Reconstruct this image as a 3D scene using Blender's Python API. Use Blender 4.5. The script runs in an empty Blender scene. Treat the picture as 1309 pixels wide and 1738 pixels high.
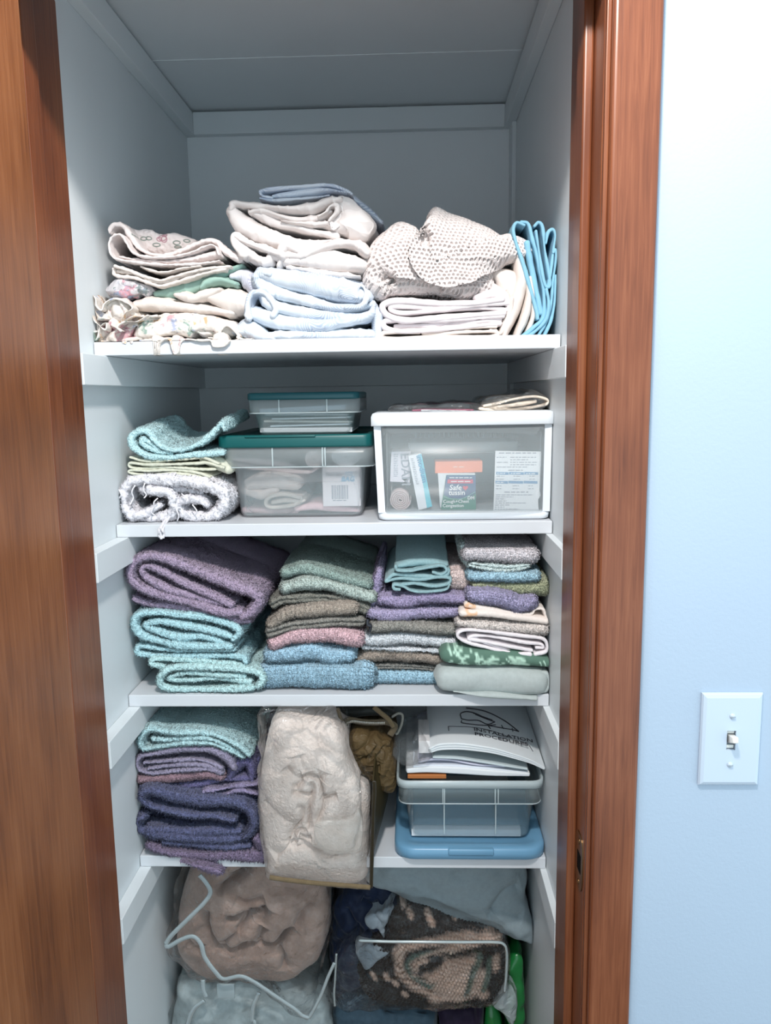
import bpy, math
import numpy as np
from mathutils import Matrix, Vector
C = bpy.context.scene.collection
rng = np.random.default_rng(11)
# ---------------------------------------------------------------- camera (solved from the room's corners)
FPX, PITCH, YAW, ROLL = 1335.82, .1485, -.0341, .0148
CAM = np.array([.4047, -.8916, 1.567])
_fw = np.array([math.sin(YAW)*math.cos(PITCH), math.cos(YAW)*math.cos(PITCH), -math.sin(PITCH)])
_rt = np.array([math.cos(YAW), -math.sin(YAW), 0.]); _dn = np.cross(_fw, _rt)
RT = math.cos(ROLL)*_rt + math.sin(ROLL)*_dn
DN = -math.sin(ROLL)*_rt + math.cos(ROLL)*_dn
def at(px, py, Y):
    d = ((px-654.5)*RT + (py-869)*DN)/FPX + _fw
    return CAM + d*(Y-CAM[1])/d[1]
# measuring grids: origin and magnification of the enlargements the outlines were measured in
T = {0:(0,0,1.),1:(130,290,2.47),2:(580,330,3.044),3:(180,640,2.727),4:(610,640,3.636),5:(180,890,2.846),6:(580,890,3.356),
     7:(200,1180,2.727),8:(620,1180,3.636),9:(200,1450,3.2725),10:(540,1450,2.8457),
     'A':(140,360,4.514),'B':(370,300,4.514),'C':(190,1190,4.848),'D':(430,1190,5.035),'E':(270,1460,4.363),'F':(550,1460,3.538)}
def at_t(t, x, y, Y):
    a = T[t]; return at(a[0]+x/a[2], a[1]+y/a[2], Y)
def xz(t, pts, Y):
    return np.array([at_t(t, x, y, Y)[[0, 2]] for x, y in pts])
def mpp(t, Y):                      # metres per unit of grid t at depth Y
    return ((Y-CAM[1])*1.03)/FPX/T[t][2]
# ---------------------------------------------------------------- noise
def _hash(ix, iy, iz, seed):
    h = (ix.astype(np.uint32)*np.uint32(374761393) + iy.astype(np.uint32)*np.uint32(668265263)
         + iz.astype(np.uint32)*np.uint32(2246822519) + np.uint32((seed*3266489917) & 0xffffffff))
    h = (h ^ (h >> np.uint32(13)))*np.uint32(1274126177)
    h = h ^ (h >> np.uint32(16))
    return h.astype(np.float64)/2147483647.5 - 1
def noise(P, scale, seed=0):
    p = P/np.asarray(scale, float); i = np.floor(p).astype(np.int64); f = p-i; u = f*f*(3-2*f)
    o = 0
    for dx in (0, 1):
        for dy in (0, 1):
            for dz in (0, 1):
                w = (u[:, 0] if dx else 1-u[:, 0])*(u[:, 1] if dy else 1-u[:, 1])*(u[:, 2] if dz else 1-u[:, 2])
                o = o + w*_hash(i[:, 0]+dx, i[:, 1]+dy, i[:, 2]+dz, seed)
    return o
# ---------------------------------------------------------------- curves
def catmull(P, closed=False, sub=14):
    P = np.asarray(P, float); n = len(P)
    if n == 2 and not closed:
        return P[0]+(P[1]-P[0])*np.linspace(0, 1, sub*2)[:, None]
    if closed: Q = np.vstack([P[-1], P, P[0], P[1]]); m = n
    else: Q = np.vstack([2*P[0]-P[1], P, 2*P[-1]-P[-2]]); m = n-1
    out = []
    for k in range(m):
        a, b, c, d = Q[k:k+4]
        t = np.linspace(0, 1, sub, endpoint=False)[:, None]
        out.append(.5*((2*b)+(-a+c)*t+(2*a-5*b+4*c-d)*t*t+(-a+3*b-3*c+d)*t**3))
    out = np.vstack(out)
    return out if closed else np.vstack([out, P[-1]])
def resample(P, ds=None, n=None, closed=False):
    if closed: P = np.vstack([P, P[:1]])
    L = np.concatenate([[0], np.cumsum(np.linalg.norm(np.diff(P, axis=0), axis=1))])
    if n is None: n = max(6, int(L[-1]/ds)+1)
    s = np.linspace(0, L[-1], n+1)[:-1] if closed else np.linspace(0, L[-1], n)
    return np.stack([np.interp(s, L, P[:, k]) for k in range(P.shape[1])], 1)
def polydist(Q, P):
    """distance of points Q (n,2) to polyline P, side (+1 left) and arc fraction of the nearest point"""
    best = np.full(len(Q), 1e9); side = np.ones(len(Q)); frac = np.zeros(len(Q))
    seg = np.linalg.norm(np.diff(P, axis=0), axis=1); tot = seg.sum()+1e-12; acc = 0
    for k in range(len(P)-1):
        a, b = P[k], P[k+1]; d = b-a; l2 = d@d+1e-15
        t = np.clip(((Q-a)@d)/l2, 0, 1); r = Q-(a+t[:, None]*d); D = np.hypot(r[:, 0], r[:, 1])
        m = D < best
        best[m] = D[m]; side[m] = np.sign(d[0]*r[m, 1]-d[1]*r[m, 0]); frac[m] = (acc+t[m]*seg[k])/tot; acc += seg[k]
    return best, side, frac
# ---------------------------------------------------------------- geometry accumulator
CREASE = 1.7
class Geo:
    def __init__(s): s.V = []; s.F = {}; s.n = 0; s.paint = []; s.mi = {}
    def add(s, V, F, M=None):
        V = np.asarray(V, float)
        if M is not None:
            V = np.c_[V, np.ones(len(V))] @ np.array(M).T; V = V[:, :3]
        s.V.append(V)
        for f in F:
            f = np.atleast_2d(np.asarray(f, np.int64))
            if len(f): s.F.setdefault(f.shape[1], []).append(f+s.n)
        s.n += len(V); return s
    def verts(s): return np.vstack(s.V)
def grid(n, m, wrap=False):
    i = np.arange(n-1)[:, None]*m; j = np.arange(m if wrap else m-1)[None]
    j2 = (j+1) % m
    return np.stack([i+j, i+j2, i+m+j2, i+m+j], -1).reshape(-1, 4)
def sheet(g, t, pts, Y, depth, th, layers=1, ry=None, ds=.0013, yj=.003, rise=0., slide=0., p=2.2, K=24, seed=None, pw=1.7, bow=0.):
    """folded cloth: a centre line seen from the front, given thickness and carried back `depth` metres"""
    seed = int(rng.integers(1e6)) if seed is None else seed
    P = xz(t, pts, Y); k = mpp(t, Y)
    th = np.full(len(pts), float(th)) if np.isscalar(th) else np.array(th, float)
    if len(th) != len(P): th = np.interp(np.linspace(0, 1, len(P)), np.linspace(0, 1, len(th)), th)
    Q = np.c_[P, th*k]
    R = resample(catmull(Q), ds)
    N = len(R); tan = np.gradient(R[:, :2], axis=0); tan /= np.linalg.norm(tan, axis=1)[:, None]+1e-12
    nor = np.c_[-tan[:, 1], tan[:, 0]]; h = np.maximum(R[:, 2], .0008)
    # caps: shrink towards both ends
    nc = 4; a = np.linspace(0, 1, nc+1)[1:]
    hs, ex = np.sqrt(np.maximum(1-a**2, 0)), a
    pos = np.vstack([(R[0, :2]-tan[0]*(h[0]/2)*ex[:, None])[::-1], R[:, :2], R[-1, :2]+tan[-1]*(h[-1]/2)*ex[:, None]])
    nn = np.vstack([np.repeat(nor[:1], nc, 0), nor, np.repeat(nor[-1:], nc, 0)])
    hh = np.concatenate([(h[0]*hs)[::-1], h, h[-1]*hs]); hh = np.maximum(hh, 1e-5)
    sc = hh/np.concatenate([np.full(nc, h[0]), h, np.full(nc, h[-1])])
    nf = 9 if layers == 1 else 7
    u = []
    for l in range(layers):
        c = 1-(2*l+1)/layers
        for q in np.linspace(1, -1, nf)[(0 if l == 0 else 1):]:
            u.append((c+q/layers, 1-max(0, 1-abs(q)**p)**(1/p)))
    u = np.array(u)
    bk = (np.arange(1, K+1)/K)**pw
    sn = np.concatenate([u[:, 0]*.5, np.full(K, -.5), np.full(K, .5)])
    fd = np.concatenate([u[:, 1], np.ones(2*K)])
    bd = np.concatenate([np.zeros(len(u)), bk, bk[::-1]])
    m = len(sn); n = len(pos)
    r = (hh/2 if ry is None else np.full(n, ry)*sc)[:, None]
    s = np.cumsum(np.r_[0, np.linalg.norm(np.diff(pos, axis=0), axis=1)])
    yo = yj*noise(np.c_[s, np.zeros(n), np.zeros(n)], .045, seed)+bow*(np.linspace(-1, 1, n)**2)
    edge = (1-sc)*(hh.max()/2)
    yy = Y+yo[:, None]+edge[:, None]+r*fd[None]+bd[None]*depth
    X = pos[:, :1]+nn[:, :1]*hh[:, None]*sn[None]+slide*bd[None]*depth
    Z = pos[:, 1:]+nn[:, 1:]*hh[:, None]*sn[None]+rise*bd[None]*depth
    g.add(np.stack([X, yy, Z], -1).reshape(-1, 3), [grid(n, m, True)])
    return g
def blob(g, t, outline, Y, depth, bulge, p=2.6, centre=None, creases=(), steps=(), na=300, nr=70, K=14, noise_amp=0, back=1.0, tilt=0.):
    """soft bundle: a closed outline, domed towards the front and carried back `depth`; drawn creases and overlaps displace it"""
    O = xz(t, outline, Y+bulge*.85); O = resample(catmull(O, True), n=na, closed=True)
    c = O.mean(0) if centre is None else xz(t, [centre], Y)[0]
    k = mpp(t, Y)
    tt = np.sin(np.linspace(0, 1, nr)*math.pi/2)
    XZ = c+(O-c)[None]*tt[:, None, None]
    y = Y+bulge*(1-(1-np.minimum(tt, 1)**p)**(1/p))
    bk = (np.arange(1, K+1)/K)**1.5
    V = np.concatenate([np.dstack([XZ[..., 0], np.repeat(y[:, None], na, 1), XZ[..., 1]]).reshape(-1, 3),
        np.concatenate([np.c_[c[0]+(O[:, 0]-c[0])*(1-(1-back)*b), np.full(na, Y+bulge+depth*b), c[1]+(O[:, 1]-c[1])*(1-(1-back)*b)] for b in bk])])
    F = grid(nr+K, na, True)
    if tilt: V[:, 1] += tilt*(V[:, 2]-c[1])
    # normals of the dome
    N = vnormals(V, {4: [F]})
    if N[:na*5, 1].mean() > 0: N = -N
    d = np.zeros(len(V)); front = np.clip(1-(V[:, 1]-Y-bulge*1.2)/(.03), 0, 1)
    for pts, dep, w in creases:
        L = resample(catmull(xz(t, pts, Y)), n=40)
        D, s, f = polydist(V[:, [0, 2]], L)
        e = np.clip(np.minimum(f, 1-f)*14, 0, 1)**.6
        d -= CREASE*dep*1e-3*np.exp(-(D/(w*1e-3))**1.3)*e*front
    for pts, hgt, w in steps:
        L = resample(catmull(xz(t, pts, Y)), n=40)
        D, s, f = polydist(V[:, [0, 2]], L)
        e = np.clip(np.minimum(f, 1-f)*6, 0, 1)**.6
        d += hgt*1e-3*np.where(s > 0, np.exp(-(D/(w*1e-3)))*np.clip(D/.0012+.25, 0, 1), -.45*np.exp(-D/(w*.35e-3)))*e*front
    if noise_amp: d += noise_amp*noise(V, .02, 5)
    V = V+N*d[:, None]
    g.add(V, [F]); return g
def vnormals(V, F):
    N = np.zeros_like(V)
    for k, fs in F.items():
        f = np.vstack(fs)
        a = V[f[:, 1]]-V[f[:, 0]]; b = V[f[:, -1]]-V[f[:, 0]] if k == 3 else V[f[:, -1]]-V[f[:, 1]]
        if k != 3: a = V[f[:, 2]]-V[f[:, 0]]
        nn = np.cross(a, b)
        for j in range(k):
            for c in range(3): N[:, c] += np.bincount(f[:, j], nn[:, c], len(V))
    return N/(np.linalg.norm(N, axis=1)[:, None]+1e-15)
def orient(V, N): return N
def loft(g, rings, cap0=True, cap1=True, seg=6, M=None):
    """stacked rounded rectangles (z, x0, x1, y0, y1, r)"""
    out = []
    for z, x0, x1, y0, y1, r in rings:
        for cx, cy, a0 in ((x1-r, y1-r, 0), (x0+r, y1-r, 90), (x0+r, y0+r, 180), (x1-r, y0+r, 270)):
            for q in range(seg+1):
                a = math.radians(a0+90*q/seg); out.append((cx+r*math.cos(a), cy+r*math.sin(a), z))
    m = 4*(seg+1); n = len(rings); F = [grid(n, m, True)]
    if cap0: F.append(np.arange(m)[::-1][None])
    if cap1: F.append((np.arange(m)+(n-1)*m)[None])
    return g.add(out, F, M)
def box(g, x0, x1, y0, y1, z0, z1, b=.0015, M=None):
    r = min(b, (x1-x0)/2.01, (y1-y0)/2.01); b = min(b, (z1-z0)/2.01); i = b*.3
    return loft(g, [(z0, x0+b, x1-b, y0+b, y1-b, r*.4+1e-5), (z0+i, x0+i, x1-i, y0+i, y1-i, r), (z0+b, x0, x1, y0, y1, r),
                    (z1-b, x0, x1, y0, y1, r), (z1-i, x0+i, x1-i, y0+i, y1-i, r), (z1, x0+b, x1-b, y0+b, y1-b, r*.4+1e-5)], seg=3, M=M)
def tube(g, P, r, seg=8, ds=None, flat=1., smooth=True, closed=False):
    P = np.asarray(P, float)
    R = catmull(P, closed) if smooth else P
    if ds: R = resample(R, ds, closed=closed)
    n = len(R); tan = np.gradient(R, axis=0); tan /= np.linalg.norm(tan, axis=1)[:, None]+1e-12
    up = np.array([0, 1., .02]); a = np.cross(tan, up); a /= np.linalg.norm(a, axis=1)[:, None]+1e-9; b = np.cross(a, tan)
    rr = np.full(n, r) if np.isscalar(r) else np.interp(np.linspace(0, 1, n), np.linspace(0, 1, len(r)), r)
    q = np.linspace(0, 2*math.pi, seg, endpoint=False)
    V = R[:, None]+rr[:, None, None]*(a[:, None]*np.cos(q)[None, :, None]+flat*b[:, None]*np.sin(q)[None, :, None])
    F = [grid(n, seg, True), np.arange(seg)[::-1][None], (np.arange(seg)+(n-1)*seg)[None]]
    return g.add(V.reshape(-1, 3), F)
def prism(g, poly, y0, y1):
    """polygon of (x,z) given depth"""
    n = len(poly); V = [(x, y0, z) for x, z in poly]+[(x, y1, z) for x, z in poly]
    i = np.arange(n); j = (i+1) % n
    return g.add(V, [np.stack([i, j, j+n, i+n], 1), np.arange(n)[::-1][None], (np.arange(n)+n)[None]])
def quadstrip(g, A, B):
    n = len(A); return g.add(np.vstack([A, B]), [np.stack([np.arange(n-1), np.arange(1, n), np.arange(1, n)+n, np.arange(n-1)+n], 1)])
# ---------------------------------------------------------------- objects
def props(o, label=None, cat=None, group=None, kind=None):
    if label: o['label'] = label
    if cat: o['category'] = cat
    if group: o['group'] = group
    if kind: o['kind'] = kind
    return o
def build(name, g, m, parent=None, label=None, cat=None, group=None, kind=None, rough=(), wrinkle=(), fuzz=0, fl=.0028, smooth=True,
          paint=(), base=None, ycol=None, pits=None, yfr=None, solid=0, flat=False):
    V = g.verts(); F = {k: [np.vstack(f)] for k, f in g.F.items()}
    if rough or pits or wrinkle:
        N = vnormals(V, F)
        d = np.zeros(len(V))
        for amp, sc in rough: d += amp*noise(V, sc, len(name)+int(1e6*amp) % 97)
        if wrinkle:
            for amp, sc in wrinkle: d += amp*((1-np.abs(noise(V+.25*sc*noise(V, sc*.8, 9)[:, None], sc, 17)))**4-.3)
        if pits:
            d += pits(V)
        V = V+N*d[:, None]
    if rough or wrinkle or pits or fuzz:      # cloth rests on the boards and stays inside the walls
        for zs_, ys_ in zip(SZ, SY):
            b_ = V[:, 1] > ys_-.0008
            V[:, 2] = np.where(b_ & (V[:, 2] > zs_-.012) & (V[:, 2] < zs_+.0006), zs_+.0006, V[:, 2])
            V[:, 2] = np.where(b_ & (V[:, 2] <= zs_-.012) & (V[:, 2] > zs_-SH-.0006), zs_-SH-.0006, V[:, 2])
        b_ = V[:, 1] > YJ; e_ = .003; lo_, hi_ = XL+.0012, XR-.0012; q_ = np.where(V[:, 0] > lo_+.03, V[:, 0], lo_+e_*np.log1p(np.exp(np.clip((V[:, 0]-lo_)/e_, -60, 60)))); q_ = np.where(q_ < hi_-.03, q_, hi_-e_*np.log1p(np.exp(np.clip((hi_-q_)/e_, -60, 60)))); V[:, 0] = np.where(b_, q_, V[:, 0]); V[:, 1] = np.minimum(V[:, 1], YB-.002)
    col = None
    if base is not None:
        col = np.tile(np.array([*base, 1.]), (len(V), 1))
        if ycol:
            y0, c2, w = ycol; f = np.clip((V[:, 1]-y0)/w, 0, 1)[:, None]; col[:, :3] = col[:, :3]*(1-f)+np.array(c2)*f
        for L, w, c in paint:
            D, s, fr = polydist(V[:, [0, 2]], L); a = np.clip(1.5-D/w, 0, 1)[:, None]*.9
            col[:, :3] = col[:, :3]*(1-a)+np.array(c)*a
    if fuzz:
        f = F[4][0]; c = V[f].mean(1); A = V[f[:, 2]]-V[f[:, 0]]; B = V[f[:, 3]]-V[f[:, 1]]; n = np.cross(A, B); ar = np.linalg.norm(n, axis=1)
        n /= ar[:, None]+1e-15
        view = CAM-c; w = ar*((n*view).sum(1)*1. != 0)
        yl = V[:, 1].min()+.16 if yfr is None else yfr
        cs = (n*view).sum(1)/np.linalg.norm(view, axis=1)
        if np.median(cs[c[:, 1] < V[:, 1].min()+.01]) < 0: n = -n; cs = -cs
        w = ar*(c[:, 1] < yl)*(cs > -.35)
        idx = rng.choice(len(f), size=fuzz, p=w/w.sum())
        ff = f[idx]; k = rng.integers(0, 4, len(idx)); a = ff[np.arange(len(idx)), k]; b = ff[np.arange(len(idx)), (k+1) % 4]
        ln = fl*(.55+.7*rng.random(len(idx)))
        tip = (V[a]+V[b])/2+n[idx]*ln[:, None]+rng.normal(0, fl*.38, (len(idx), 3)); tip[:, 2] -= fl*.15
        # keep blades narrow
        gn = (np.cross(V[b]-V[a], tip-V[a])*(CAM-tip)).sum(1) < 0; a, b = np.where(gn, b, a), np.where(gn, a, b)
        F.setdefault(3, []).append(np.stack([a, b, np.arange(len(idx))+len(V)], 1))
        if col is not None: col = np.vstack([col, (col[a]+col[b])/2])
        fn = np.cross(V[b]-V[a], tip-V[a]); fn /= np.linalg.norm(fn, axis=1)[:, None]+1e-12
        nb = vnormals(V, {4: F[4]}); sg = np.sign((n[idx]*nb[ff[:, 0]]).sum(1).mean())
        if sg < 0: F[4] = [q[:, ::-1] for q in F[4]]
        cn = np.vstack([nb*sg, n[idx]*.75+.7*fn+.35*(tip-(V[a]+V[b])/2)/fl])
        V = np.vstack([V, tip])
    if not fuzz: cn = None
    root = np.zeros(3)
    if parent is None:
        root = np.array([(V[:, 0].min()+V[:, 0].max())/2, (V[:, 1].min()+V[:, 1].max())/2, V[:, 2].min()])
    else:
        root = np.array(parent['_o']) if '_o' in parent else root
    me = bpy.data.meshes.new(name)
    W = (V-root).astype(np.float32)
    me.vertices.add(len(W)); me.vertices.foreach_set('co', W.ravel())
    loops, start, p = [], [], 0
    for k in sorted(F):
        f = np.vstack(F[k]); loops.append(f.ravel()); start.append(p+np.arange(len(f))*k); p += len(f)*k
    loops = np.concatenate(loops).astype(np.int32); start = np.concatenate(start).astype(np.int32)
    me.loops.add(len(loops)); me.loops.foreach_set('vertex_index', loops)
    me.polygons.add(len(start)); me.polygons.foreach_set('loop_start', start)
    me.polygons.foreach_set('use_smooth', np.full(len(start), smooth))
    me.update(calc_edges=True)
    if cn is None: me.validate()
    else: me.normals_split_custom_set_from_vertices((cn/(np.linalg.norm(cn, axis=1)[:, None]+1e-12)).astype(np.float32))
    if col is not None:
        at_ = me.color_attributes.new('dye', 'FLOAT_COLOR', 'POINT'); at_.data.foreach_set('color', col.astype(np.float32).ravel())
    if m: me.materials.append(m)
    o = bpy.data.objects.new(name, me); C.objects.link(o)
    if parent is None: o.location = root
    else: o.parent = parent
    if parent is None or '_o' in (parent or {}): o['_o'] = [float(v) for v in root]
    if flat:
        me.polygons.foreach_set('use_smooth', np.zeros(len(start), bool))
    if solid:
        md = o.modifiers.new('thickness', 'SOLIDIFY'); md.thickness = solid; md.offset = -1
    return props(o, label, cat, group, kind)
def thing(name, loc, label, cat, group=None, kind=None):
    o = bpy.data.objects.new(name, None); C.objects.link(o); o.location = loc; o.empty_display_size = .05
    o['_o'] = [float(v) for v in loc]
    return props(o, label, cat, group, kind)
def text(name, body, size, loc, m, parent, rx=90, ry=0, rz=0, ext=.0001, align='LEFT', sx=1., bold=0., shear=0.):
    cu = bpy.data.curves.new(name, 'FONT'); cu.body = body; cu.size = size; cu.extrude = ext; cu.align_x = align; cu.offset = bold; cu.shear = shear
    cu.resolution_u = 2
    q = bpy.data.objects.new(name+'_outline', cu); me = bpy.data.meshes.new_from_object(q); bpy.data.objects.remove(q); bpy.data.curves.remove(cu)
    me.materials.clear(); me.materials.append(m)
    o = bpy.data.objects.new(name, me); C.objects.link(o)
    o.rotation_euler = [math.radians(a) for a in (rx, ry, rz)]
    o.scale = (sx, 1, 1)
    o.parent = parent; o.location = np.array(loc)-np.array(parent['_o'])
    return o
def print_lines(name, m, parent, conv, rows):
    """small print too fine to read: word-like dashes; rows of (x, y, width, height) in the grid of conv"""
    g = Geo(); r = np.random.default_rng(len(rows)+7)
    for x, y, w, h in rows:
        q = x
        while q < x+w:
            l = min(h*(1.2+3.2*r.random()), x+w-q); a, b = conv(q, y+h*.2), conv(q+l, y-h*.45)
            box(g, min(a[0], b[0]), max(a[0], b[0]), a[1]-.0001, a[1]+.0003, min(a[2], b[2]), max(a[2], b[2]), b=.00005); q += l+h*.7
    return build(name, g, m, parent)
# ---------------------------------------------------------------- materials
def srgb(r, g, b):
    return tuple((c/255/12.92 if c/255 <= .04045 else ((c/255+.055)/1.055)**2.4) for c in (r, g, b))
def _new(name):
    m = bpy.data.materials.new(name); m.use_nodes = True; nt = m.node_tree
    return m, nt, nt.nodes['Principled BSDF'], nt.nodes['Material Output']
def N(nt, typ, **kw):
    n = nt.nodes.new(typ)
    for k, v in kw.items():
        if hasattr(n, k) and k not in ('Scale',): setattr(n, k, v)
        else: n.inputs[k].default_value = v
    return n
def L(nt, a, b): nt.links.new(a, b)
def ramp(nt, stops):
    r = nt.nodes.new('ShaderNodeValToRGB'); e = r.color_ramp.elements
    while len(e) < len(stops): e.new(.5)
    for x, (p, c) in zip(e, stops): x.position = p; x.color = (*c, 1)
    return r
def vmul(c, k): return tuple(min(1, v*k) for v in c)
def cloth(name, c, var=.12, scale=140., bump=.25, bscale=500., sheen=.15, rough=.9, thin=0., bd=.002):
    m, nt, b, o = _new(name)
    tc = N(nt, 'ShaderNodeTexCoord'); n1 = N(nt, 'ShaderNodeTexNoise', Scale=scale, Detail=3.); n2 = N(nt, 'ShaderNodeTexNoise', Scale=bscale, Detail=2.)
    L(nt, tc.outputs['Object'], n1.inputs['Vector']); L(nt, tc.outputs['Object'], n2.inputs['Vector'])
    r = ramp(nt, [(.3, vmul(c, 1-var)), (.7, vmul(c, 1+var))]); L(nt, n1.outputs['Fac'], r.inputs['Fac']); L(nt, r.outputs['Color'], b.inputs['Base Color'])
    bp = N(nt, 'ShaderNodeBump', Strength=bump, Distance=bd); L(nt, n2.outputs['Fac'], bp.inputs['Height']); L(nt, bp.outputs['Normal'], b.inputs['Normal'])
    b.inputs['Roughness'].default_value = rough; b.inputs['Sheen Weight'].default_value = sheen; b.inputs['Specular IOR Level'].default_value = .15
    if thin:
        t = N(nt, 'ShaderNodeBsdfTranslucent'); L(nt, r.outputs['Color'], t.inputs['Color']); mx = N(nt, 'ShaderNodeMixShader'); mx.inputs[0].default_value = thin
        L(nt, b.outputs[0], mx.inputs[1]); L(nt, t.outputs[0], mx.inputs[2]); L(nt, mx.outputs[0], o.inputs['Surface'])
    return m
def dyed(name, bump=.25, bscale=500., rough=.9, sheen=.1, weave=0.):
    """cloth whose print is stored on the mesh"""
    m, nt, b, o = _new(name)
    a = N(nt, 'ShaderNodeVertexColor', layer_name='dye'); L(nt, a.outputs['Color'], b.inputs['Base Color'])
    tc = N(nt, 'ShaderNodeTexCoord'); n2 = N(nt, 'ShaderNodeTexNoise', Scale=bscale, Detail=2.); L(nt, tc.outputs['Object'], n2.inputs['Vector'])
    bp = N(nt, 'ShaderNodeBump', Strength=bump, Distance=.002); L(nt, n2.outputs['Fac'], bp.inputs['Height']); L(nt, bp.outputs['Normal'], b.inputs['Normal'])
    b.inputs['Roughness'].default_value = rough; b.inputs['Sheen Weight'].default_value = sheen; b.inputs['Specular IOR Level'].default_value = .15
    return m
def paisley(name, base, line, mid):
    m, nt, b, o = _new(name)
    tc = N(nt, 'ShaderNodeTexCoord'); nz = N(nt, 'ShaderNodeTexNoise', Scale=18., Detail=1.)
    L(nt, tc.outputs['Object'], nz.inputs['Vector'])
    mx = N(nt, 'ShaderNodeMix', data_type='VECTOR'); mx.inputs[0].default_value = .035
    L(nt, tc.outputs['Object'], mx.inputs[4]); L(nt, nz.outputs['Color'], mx.inputs[5])
    v = N(nt, 'ShaderNodeTexVoronoi', Scale=24.); L(nt, mx.outputs[1], v.inputs['Vector'])
    s = N(nt, 'ShaderNodeMath', operation='MULTIPLY'); s.inputs[1].default_value = 42.; L(nt, v.outputs['Distance'], s.inputs[0])
    sn = N(nt, 'ShaderNodeMath', operation='SINE'); L(nt, s.outputs[0], sn.inputs[0])
    r = ramp(nt, [(0, base), (.62, base), (.8, line), (1, line)])
    ab = N(nt, 'ShaderNodeMath', operation='ABSOLUTE'); L(nt, sn.outputs[0], ab.inputs[0]); L(nt, ab.outputs[0], r.inputs['Fac'])
    n3 = N(nt, 'ShaderNodeTexNoise', Scale=14., Detail=3.); L(nt, tc.outputs['Object'], n3.inputs['Vector'])
    r3 = ramp(nt, [(.42, (0, 0, 0)), (.6, (1, 1, 1))]); L(nt, n3.outputs['Fac'], r3.inputs['Fac'])
    m2 = N(nt, 'ShaderNodeMix', data_type='RGBA'); L(nt, r3.outputs['Color'], m2.inputs[0]); m2.inputs[6].default_value = (*mid, 1); L(nt, r.outputs['Color'], m2.inputs[7])
    L(nt, m2.outputs[2], b.inputs['Base Color']); b.inputs['Roughness'].default_value = .85; b.inputs['Specular IOR Level'].default_value = .15
    return m
def floral(name, base, cols, scale=26., amount=.55):
    m, nt, b, o = _new(name)
    tc = N(nt, 'ShaderNodeTexCoord'); nz = N(nt, 'ShaderNodeTexNoise', Scale=60., Detail=2.); L(nt, tc.outputs['Object'], nz.inputs['Vector'])
    mx = N(nt, 'ShaderNodeMix', data_type='VECTOR'); mx.inputs[0].default_value = .03; L(nt, tc.outputs['Object'], mx.inputs[4]); L(nt, nz.outputs['Color'], mx.inputs[5])
    cur = None
    for k, c in enumerate(cols):
        mp = N(nt, 'ShaderNodeMapping'); mp.inputs['Location'].default_value = (k*1.37, k*.71, k*2.3); L(nt, mx.outputs[1], mp.inputs['Vector'])
        n = N(nt, 'ShaderNodeTexNoise', Scale=scale*(1+.25*k), Detail=4.); n.inputs['Roughness'].default_value = .65; L(nt, mp.outputs[0], n.inputs['Vector'])
        r = ramp(nt, [(amount, (0, 0, 0)), (amount+.05, (1, 1, 1))]); L(nt, n.outputs['Fac'], r.inputs['Fac'])
        q = N(nt, 'ShaderNodeMix', data_type='RGBA'); L(nt, r.outputs['Color'], q.inputs[0]); q.inputs[7].default_value = (*c, 1)
        if cur is None: q.inputs[6].default_value = (*base, 1)
        else: L(nt, cur, q.inputs[6])
        cur = q.outputs[2]
    L(nt, cur, b.inputs['Base Color']); b.inputs['Roughness'].default_value = .85; b.inputs['Specular IOR Level'].default_value = .15
    return m
def plastic(name, c, rough=.35, spec=.4, bump=0, bscale=60, metal=0.):
    m, nt, b, o = _new(name); b.inputs['Base Color'].default_value = (*c, 1); b.inputs['Roughness'].default_value = rough; b.inputs['Specular IOR Level'].default_value = spec
    b.inputs['Metallic'].default_value = metal
    if bump:
        tc = N(nt, 'ShaderNodeTexCoord'); n = N(nt, 'ShaderNodeTexNoise', Scale=bscale, Detail=3.); L(nt, tc.outputs['Object'], n.inputs['Vector'])
        bp = N(nt, 'ShaderNodeBump', Strength=bump, Distance=.004); L(nt, n.outputs['Fac'], bp.inputs['Height']); L(nt, bp.outputs['Normal'], b.inputs['Normal'])
    return m
def clear(name, c, haze=.15, rough=.1, bump=0., bscale=40., tint=(1, 1, 1), fres=.5, bd=.01):
    """see-through plastic: straight transparency plus a milky or glossy surface"""
    m, nt, b, o = _new(name); b.inputs['Base Color'].default_value = (*c, 1); b.inputs['Roughness'].default_value = rough; b.inputs['Specular IOR Level'].default_value = .5
    t = N(nt, 'ShaderNodeBsdfTransparent'); t.inputs['Color'].default_value = (*tint, 1); mx = N(nt, 'ShaderNodeMixShader'); fr = N(nt, 'ShaderNodeFresnel'); fr.inputs['IOR'].default_value = 1.45
    gl = N(nt, 'ShaderNodeBsdfGlossy'); gl.inputs['Roughness'].default_value = rough
    if bump:
        tc = N(nt, 'ShaderNodeTexCoord'); n = N(nt, 'ShaderNodeTexNoise', Scale=bscale, Detail=4.); L(nt, tc.outputs['Object'], n.inputs['Vector']); n.inputs['Distortion'].default_value = 1.2
        bp = N(nt, 'ShaderNodeBump', Strength=bump, Distance=bd); L(nt, n.outputs['Fac'], bp.inputs['Height'])
        for q in (b, gl, fr): L(nt, bp.outputs['Normal'], q.inputs['Normal'])
    mx.inputs[0].default_value = haze; L(nt, t.outputs[0], mx.inputs[1]); L(nt, b.outputs[0], mx.inputs[2])
    m2 = N(nt, 'ShaderNodeMixShader'); mm = N(nt, 'ShaderNodeMath', operation='MULTIPLY'); mm.inputs[1].default_value = fres; L(nt, fr.outputs[0], mm.inputs[0])
    L(nt, mm.outputs[0], m2.inputs[0]); L(nt, mx.outputs[0], m2.inputs[1]); L(nt, gl.outputs[0], m2.inputs[2])
    L(nt, m2.outputs[0], o.inputs['Surface']); return m
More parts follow.
